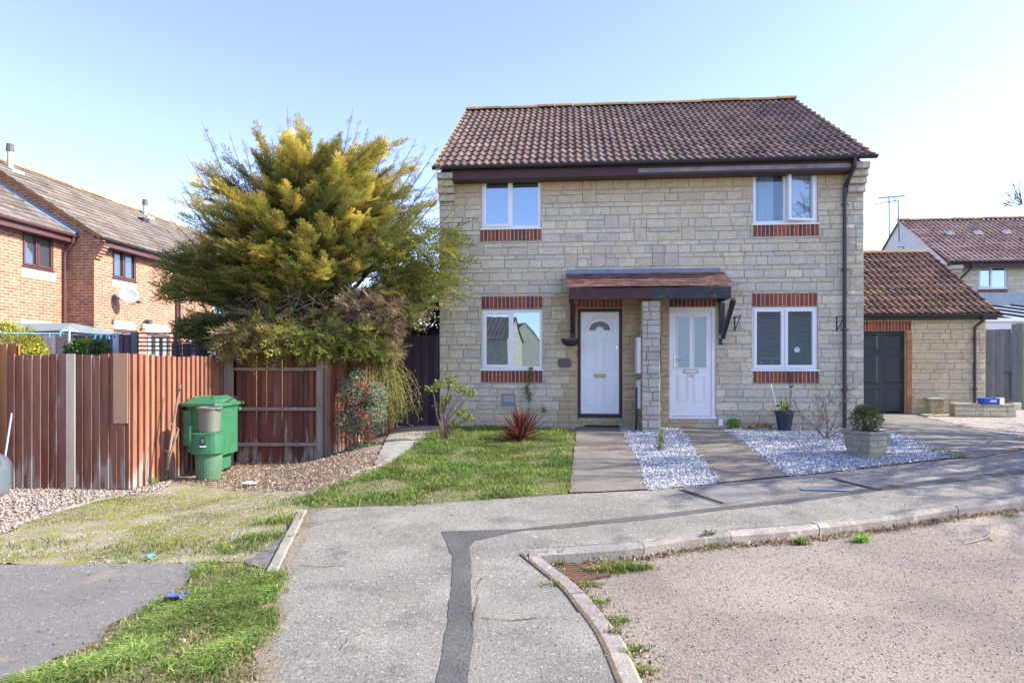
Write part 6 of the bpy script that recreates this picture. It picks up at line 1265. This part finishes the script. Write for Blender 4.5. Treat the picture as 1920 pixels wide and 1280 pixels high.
n1 = len(Ps_); crown.append(replicate(TP2, np.array(Ps_), np.array(Ds_), np.array(Ss_), g.uniform(-1, 1, n1), np.array(Cs_), np.array(Cs_)*1.35))
npmesh('crown', *join(crown), M['needle'], conf)
for x, y, xt, yt in ((545, 640, 520, 470), (555, 640, 560, 480), (560, 640, 600, 470), (570, 640, 640, 480), (550, 640, 470, 500), (565, 640, 700, 500), (540, 640, 545, 500), (575, 640, 585, 515)):
    a = Vector(at(x, y, 11.7))-Vector((CX, CY, 0)); b_ = Vector(at(xt, yt, 11.3+rr.uniform(0, .6)))-Vector((CX, CY, 0)); limb.tube([Vector((a.x*.8, a.y, -.1)), a, a.lerp(b_, .5)+Vector((rr.gauss(0, .08), 0, -.05)), b_], [.08, .07, .05, .025], 7, cap=False)
for _ in range(130):
    x, y = rr.uniform(470, 640), rr.uniform(520, 590); a = Vector(at(x, y, rr.uniform(10.9, 11.5)))-Vector((CX, CY, 0)); d = Vector((rr.gauss(-.1, .7), -.2, rr.gauss(.1, .5))); branch(limb, a, d, .32, .008, 1, rr, None, .4, 0, 4, (1.8, 1.6, 1.4), 2)
limb.build('limbs', M['bark'], conf)
# dark evergreen filling the gap between the conifer and the house
P_ = np.vstack([blob(6500, (-2.35, 15.2, 2.4), (1.0, .8, 1.9), 3), blob(1500, (-1.9, 14.9, 2.6), (.7, .5, .8), 4)]); t = thing('evergreen_tree', 'dark evergreen behind the shed between the conifer and the stone house', 'tree', (0, 0, 0), 0)
npmesh('crown', *leaves(P_, np.random.default_rng(4).uniform(.06, .13, len(P_)), [(.035, .06, .03), (.06, .085, .035), (.10, .11, .05), (.03, .045, .025)], 8), M['leaf'], t); b = MB(); b.tube([(-2.4, 15.2, 0), (-2.4, 15.2, 2.8)], [.12, .06], 7); b.build('trunk', M['bark'], t)

# ------------------------------------------------------------------ berry shrub, trailing climber, lawn plants
bs = thing('berry_shrub', 'red-berried shrub with small grey-green leaves against the narrow-boarded fence', 'shrub', (-2.65, 10.55, zc), 0)
def rel(x, y, Yd, o=(-2.65, 10.55)): v = at(x, y, Yd); return (v[0]-o[0], v[1]-o[1], v[2]-zc)
pts = []
for x, y, rx_, ry_, n in ((668, 735, .28, .26, 2400), (692, 785, .32, .32, 2800), (655, 790, .22, .32, 1200), (706, 742, .20, .24, 1500), (672, 705, .14, .12, 500), (690, 842, .42, .14, 1500), (648, 742, .12, .2, 400)): pts.append(blob(n, rel(x, y, 10.62), (rx_, .24, ry_), int(x+y), .3))
P_ = np.vstack(pts); P_ = P_[P_[:, 2] > -.1]; g = np.random.default_rng(8)
npmesh('foliage', *leaves(P_, g.uniform(.028, .05, len(P_)), [(.20, .27, .17), (.28, .36, .25), (.13, .20, .10), (.38, .46, .35), (.09, .14, .06), (.3, .27, .17)], 9, .2), M['leaf'], bs)
b = MB(); rr = random.Random(31)
cl_ = [rel(rr.gauss(675, 20), rr.uniform(708, 815), 10.42+rr.uniform(0, .10)) for _ in range(44)]
for c in cl_:
    for _ in range(rr.randint(3, 7)): r_ = rr.uniform(.008, .012); b.lathe([(r_*.5, -r_*.8), (r_, 0), (r_*.5, r_*.8)], 6, (c[0]+rr.gauss(0, .03), c[1]-.08+rr.gauss(0, .03), c[2]+rr.gauss(0, .022)), jit((.42, .045, .025), .25, rr))
o = b.build('berries', mat('red_berry', (1, 1, 1), rough=.35, bump=0, attr=True, fine=0, spec=.5), bs); o['kind'] = 'stuff'
b = MB()
for _ in range(45): a = rel(rr.uniform(635, 730), rr.uniform(800, 862), 10.5); branch(b, a, (rr.gauss(0, .6), -.3, rr.gauss(.2, .6)), .16, .003, 1, rr, None, .6, 0, 3, (1.3, 1.15, 1.0), 2, .0012)
for _ in range(5): branch(b, rel(rr.uniform(650, 705), 855, 10.8), (rr.gauss(0, .3), rr.gauss(0, .1), 1), .45, .010, 3, rr, None, .4, .2, 4, (1.1, .9, .8), 3, .002)
b.build('stem', M['bark'], bs)
tc_ = thing('trailing_climber', 'yellow-green trailing climber hanging between the berry shrub and the purple gate', 'climber', (-2.2, 11.4, .1), 0); b = MB(); tp_ = []
for _ in range(105):
    x0 = rr.uniform(694, 738); a = Vector(at(x0, rr.uniform(655, 700), 11.2))-Vector((-2.2, 11.4, .1)); q = a.copy(); pts = [q.copy()]; d = Vector((rr.gauss(.12, .25), rr.gauss(-.1, .2), rr.uniform(-.3, .3)))
    for k in range(8): d = (d+Vector((rr.gauss(-.02, .14), rr.gauss(0, .1), -.26))).normalized(); q = q+d*rr.uniform(.10, .15); pts.append(q.copy())
    pts = [p for p in pts if p.z > .0]
    if len(pts) < 3: continue
    b.tube(pts, .0035, 3, jit((1.3, 1.35, .6), .2, rr), cap=False)
    for p in pts[1:]:
        for _ in range(7): tp_.append((p.x+rr.gauss(0, .035), p.y+rr.gauss(0, .035), p.z+rr.gauss(0, .04)))
b.build('stem', M['bark'], tc_); P_ = np.array(tp_); npmesh('foliage', *leaves(P_, g.uniform(.018, .036, len(P_)), [(.24, .26, .06), (.16, .20, .04), (.32, .31, .09), (.09, .13, .03)], 10), M['leaf'], tc_)
q = gp(835, 826); t = thing('young_shrub', 'leggy young shrub with a leafy top in the lawn by the house corner', 'shrub', (*q, float(G(*q))), 0); b = MB(); s_ = 98.; P_ = []
tips = []
for (x, y) in ((815, 742), (828, 735), (845, 738), (862, 744), (876, 750), (872, 790), (860, 782), (838, 760), (826, 772), (850, 800), (842, 728)):
    e = Vector(((x-836)/s_, rnd.uniform(-.18, .18), (826-y)/s_)); b.tube([(rnd.gauss(0, .02), 0, 0), (e.x*.35-.06, e.y*.3, e.z*.5), (e.x*.8, e.y*.8, e.z*.85), e], [.014, .011, .007, .003], 5, (1.2, 1.0, .9)); tips.append(e)
for e in tips: P_.append(blob(170, e, (.12, .10, .075), int(e.x*99+e.z*77) % 97, .2))
P_ = np.vstack(P_); npmesh('foliage', *leaves(P_, g.uniform(.025, .048, len(P_)), [(.16, .24, .05), (.26, .32, .07), (.10, .17, .04), (.34, .24, .09), (.30, .36, .12)], 12, .4), M['leaf'], t)
for _ in range(60): branch(b, (rnd.gauss(0, .06), rnd.gauss(0, .04), 0), (rnd.gauss(0, .5), rnd.gauss(0, .3), 1), .15, .004, 1, rnd, None, .5, .1, 3, (1.6, 1.4, 1.1), 2, .0015)
b.build('stem', M['bark'], t)
q = gp(977, 826); blade_plant('phormium', 'dark red spiky phormium in the lawn under the lower left window', (*q, float(G(*q))), 190, .66, .013, [(.16, .045, .035), (.22, .07, .05), (.11, .03, .03), (.26, .11, .07), (.19, .05, .06)], 14, (.12, 1.5), .42)
q = wld(fac(992, 780, -.05)[0], -.06); t = thing('ivy_sprig', 'thin ivy sprig climbing the stone above the red phormium', 'climber', (q.x, q.y, .55), YAW); b = MB(); pts = [(0, 0, 0), (.0, 0, .35), (-.03, 0, .5), (.0, -.0, .7), (.03, 0, .85)]; b.tube(pts, .006, 5); b.build('stem', M['bark'], t); P_ = np.vstack([blob(26, (p[0], -.02, p[2]+dz), (.045, .02, .05), int(dz*100+p[2]*50)) for p in pts[1:] for dz in (0, .08)]+[blob(30, (.30, -.05, .17), (.06, .04, .07), 5)]); npmesh('foliage', *leaves(P_, g.uniform(.035, .06, len(P_)), [(.10, .22, .04), (.2, .3, .06), (.26, .22, .08)], 13), M['leaf'], t)
for x, y, Yd, rx_, rz_, n, cols, lab, sz in ((28, 650, 10.2, .42, .33, 2600, [(.50, .46, .05), (.38, .38, .05), (.20, .26, .05), (.58, .55, .12)], 'bright yellow variegated bush above the orange fence', (.03, .06)), (70, 655, 10.1, .22, .2, 700, [(.50, .46, .05), (.38, .38, .05), (.20, .26, .05)], '', 0), (163, 655, 10.6, .30, .16, 1100, [(.04, .10, .03), (.07, .15, .04), (.12, .2, .06)], 'dark green leafy bush showing over the red fence', (.05, .08))):
    c = at(x, y, Yd)
    if not lab: continue
    parts = [(n, (0, 0, c[2]+.1), (rx_, .3, rz_)), (n//2, (.32*(x < 100), 0, c[2]-.02), (.2, .25, rz_*.7)), (n//2, (0, 0, c[2]-.5), (rx_*1.1, .35, .5))]
    if x < 100: parts.append((300, (-.12, 0, c[2]+.38), (.1, .1, .14)))
    shrub('garden_bush', lab, 'bush', (c[0], c[1], -.1), parts, leaf=sz, cols=cols, seed=x, stems=7, stemr=.015)

# ------------------------------------------------------------------ bare tree on the right, its twigs just inside the frame
bt = thing('bare_tree', 'bare leafless tree whose twig tips show at the right edge of the sky', 'tree', (13.6, 10.0, .3), 0); b = MB(); rr = random.Random(5)
b.tube([(0, 0, -.2), (.02, .05, 1.2), (-.1, 0, 2.6)], [.22, .19, .16], 9)
tips = []
for d_, l_ in (((-.9, -.2, .75), 2.1), ((.6, -.5, 1), 2), ((-.3, .7, 1.1), 2.1), ((-.35, -.75, .9), 2.1), ((.5, .6, 1), 1.9), ((-.05, .05, 1.4), 2.3), ((-1., .35, .7), 1.9), ((-.7, -.6, .9), 2.0)): branch(b, (-.1, 0, 2.5), d_, l_, .13, 5, rr, tips, .50, .04, 6, (1, 1, 1), 3, .013)
b.build('limbs', M['bark'], bt)
b = MB(); e = Vector(at(1900, 390, 8.8))-Vector((13.6, 10., .3)); s_ = Vector((-2.2, -.4, 3.3)); b.tube([s_, s_.lerp(e, .5)+Vector((0, 0, .1)), e+Vector((.15, 0, .06))], [.03, .022, .013], 5, cap=False)
for d_ in ((-1, 0, .5), (-1, 0, .05), (-.8, 0, .9), (-1, 0, -.25), (-.3, 0, 1)): branch(b, e+Vector((.12, 0, .05)), d_, .15, .009, 2, rr, None, .5, .1, 4, (1, 1, 1), 3, .004)
b.build('twigs', M['bark'], bt)

shadow_tree = thing('bare_tree', 'smaller bare tree added out of view beyond the right edge to stripe the paths with shade', 'tree', (11.2, 9.3, .3), 0); b = MB(); rr = random.Random(15)  # unseen tree, added to strengthen the shadow stripes on the paths
b.tube([(0, 0, -.2), (.02, .05, .9), (-.05, 0, 1.7)], [.12, .10, .09], 8)
for k in range(15):
    a = 6.283*k/15+rr.uniform(-.2, .2); branch(b, (-.05, 0, 1.2+.14*k), (math.cos(a), math.sin(a)*.9, rr.uniform(.15, .6)), 1.15, .05, 3, rr, None, .45, .02, 5, (1, 1, 1), 3, .012)
b.build('limbs', M['bark'], shadow_tree)

# ------------------------------------------------------------------ car at the left edge
car = thing('parked_car', 'silver-blue car of which only the rounded bumper corner shows at the left edge', 'car', (-5.22, 6.06, -.09), math.pi)
def carbody(mb, secs, n=28):
    vs_ = []
    for x, yh, z0, z1 in secs:
        for k in range(n):
            a = 6.28318*k/n; c, s = math.cos(a), math.sin(a); p = 4; q = (abs(c)**p+abs(s)**p)**(-1/p); vs_.append((x, yh*c*q, (z0+z1)/2+(z1-z0)/2*s*q))
    fs = [(i*n+k, i*n+(k+1) % n, (i+1)*n+(k+1) % n, (i+1)*n+k) for i in range(len(secs)-1) for k in range(n)]+[tuple(range(n-1, -1, -1)), tuple((len(secs)-1)*n+k for k in range(n))]; mb.add(vs_, fs)
b = MB(); carbody(b, [(.0, .45, .30, .58), (.02, .62, .25, .64), (.10, .76, .21, .72), (.3, .83, .20, .80), (.9, .86, .20, .90), (1.2, .87, .2, .94), (3.0, .87, .2, .98), (3.6, .86, .22, 1.0), (3.95, .80, .26, .95), (4.05, .6, .3, .85)]); b.build('car_body', M['carpaint'], car, smooth=True)
b = MB(); carbody(b, [(1.0, .70, .85, .95), (1.5, .70, .85, 1.30), (1.9, .68, .85, 1.44), (3.0, .68, .85, 1.45), (3.6, .66, .85, 1.25), (3.9, .62, .85, .98)]); b.build('cabin_glass', M['glass_brown'], car, smooth=True)
b = MB(); b.box(1.7, 3.2, -.62, .62, 1.41, 1.47); b.build('car_roof', M['carpaint'], car, bevel=.03)
for x in (.75, 3.25):
    for s in (-1, 1): w_ = MB().tube([(x, s*.70, .31), (x, s*.88, .31)], .31, 24).build('wheel', M['rubber'], car); MB().tube([(x, s*.881, .31), (x, s*.89, .31)], .2, 16).build('rim', M['chrome'], w_)
for s in (-1, 1): MB().tube([(.025, s*.42, .60), (.16, s*.44, .62)], .08, 12).build('headlight', M['chrome'], car)
MB().box(-.012, .01, -.26, .26, .32, .43, (.75, .75, .72)).build('number_plate', M['plain'], car)

# ------------------------------------------------------------------ houses across the road, seen mirrored in the windows
def simple_house(name, label, loc, rz, L, D, eave, rise, col):
    t = thing(name, label, 'house', loc, rz); b = MB(); b.box(0, L, 0, D, -.2, eave, col); b.add([(0, 0, eave), (0, D, eave), (0, D/2, eave+rise)], [(0, 1, 2)], col); b.add([(L, 0, eave), (L, D, eave), (L, D/2, eave+rise)], [(2, 1, 0)], col); b.build('wall', M['stone_tex'], t)
    pit = math.atan2(rise, D/2); tiled('roof_tiles', t, L+.2, math.hypot(rise, D/2)+.35, pit, loc=(-.1, -.3, eave-.3*math.tan(pit)+.03), roll=.3, sub=4, cols=[(.13, .085, .08), (.10, .07, .07)]); tiled('rear_roof_tiles', t, L+.2, math.hypot(rise, D/2)+.35, pit, loc=(L+.1, D+.3, eave-.3*math.tan(pit)+.03), rz=math.pi, roll=.3, sub=4, cols=[(.15, .1, .09)])
    for x in (L*.25, L*.7): window(t, x, .0, 1.0, 1.1, 1.1, room=False, proud=.06, depth=.02)
    return t
simple_house('stone_house', 'dark-roofed stone outbuilding across the road mirrored in the lower left window', (-5.0, -15.0, 0), math.pi, 10, 6, 3.4, 1.5, (1, 1, 1))
simple_house('stone_house', 'wide stone house across the road mirrored behind the blinds window', (20, -15, 0), math.pi, 12.5, 7, 5.0, 2.3, (1, 1, 1))
simple_house('stone_house', 'gabled stone house across the road mirrored in the lower left window', (-15, -80, 0), R(60), 10, 5, 5.6, 2.8, (1, 1, 1))
print('faces', sum(len(o.data.polygons) for o in scene.objects if o.type == 'MESH'))
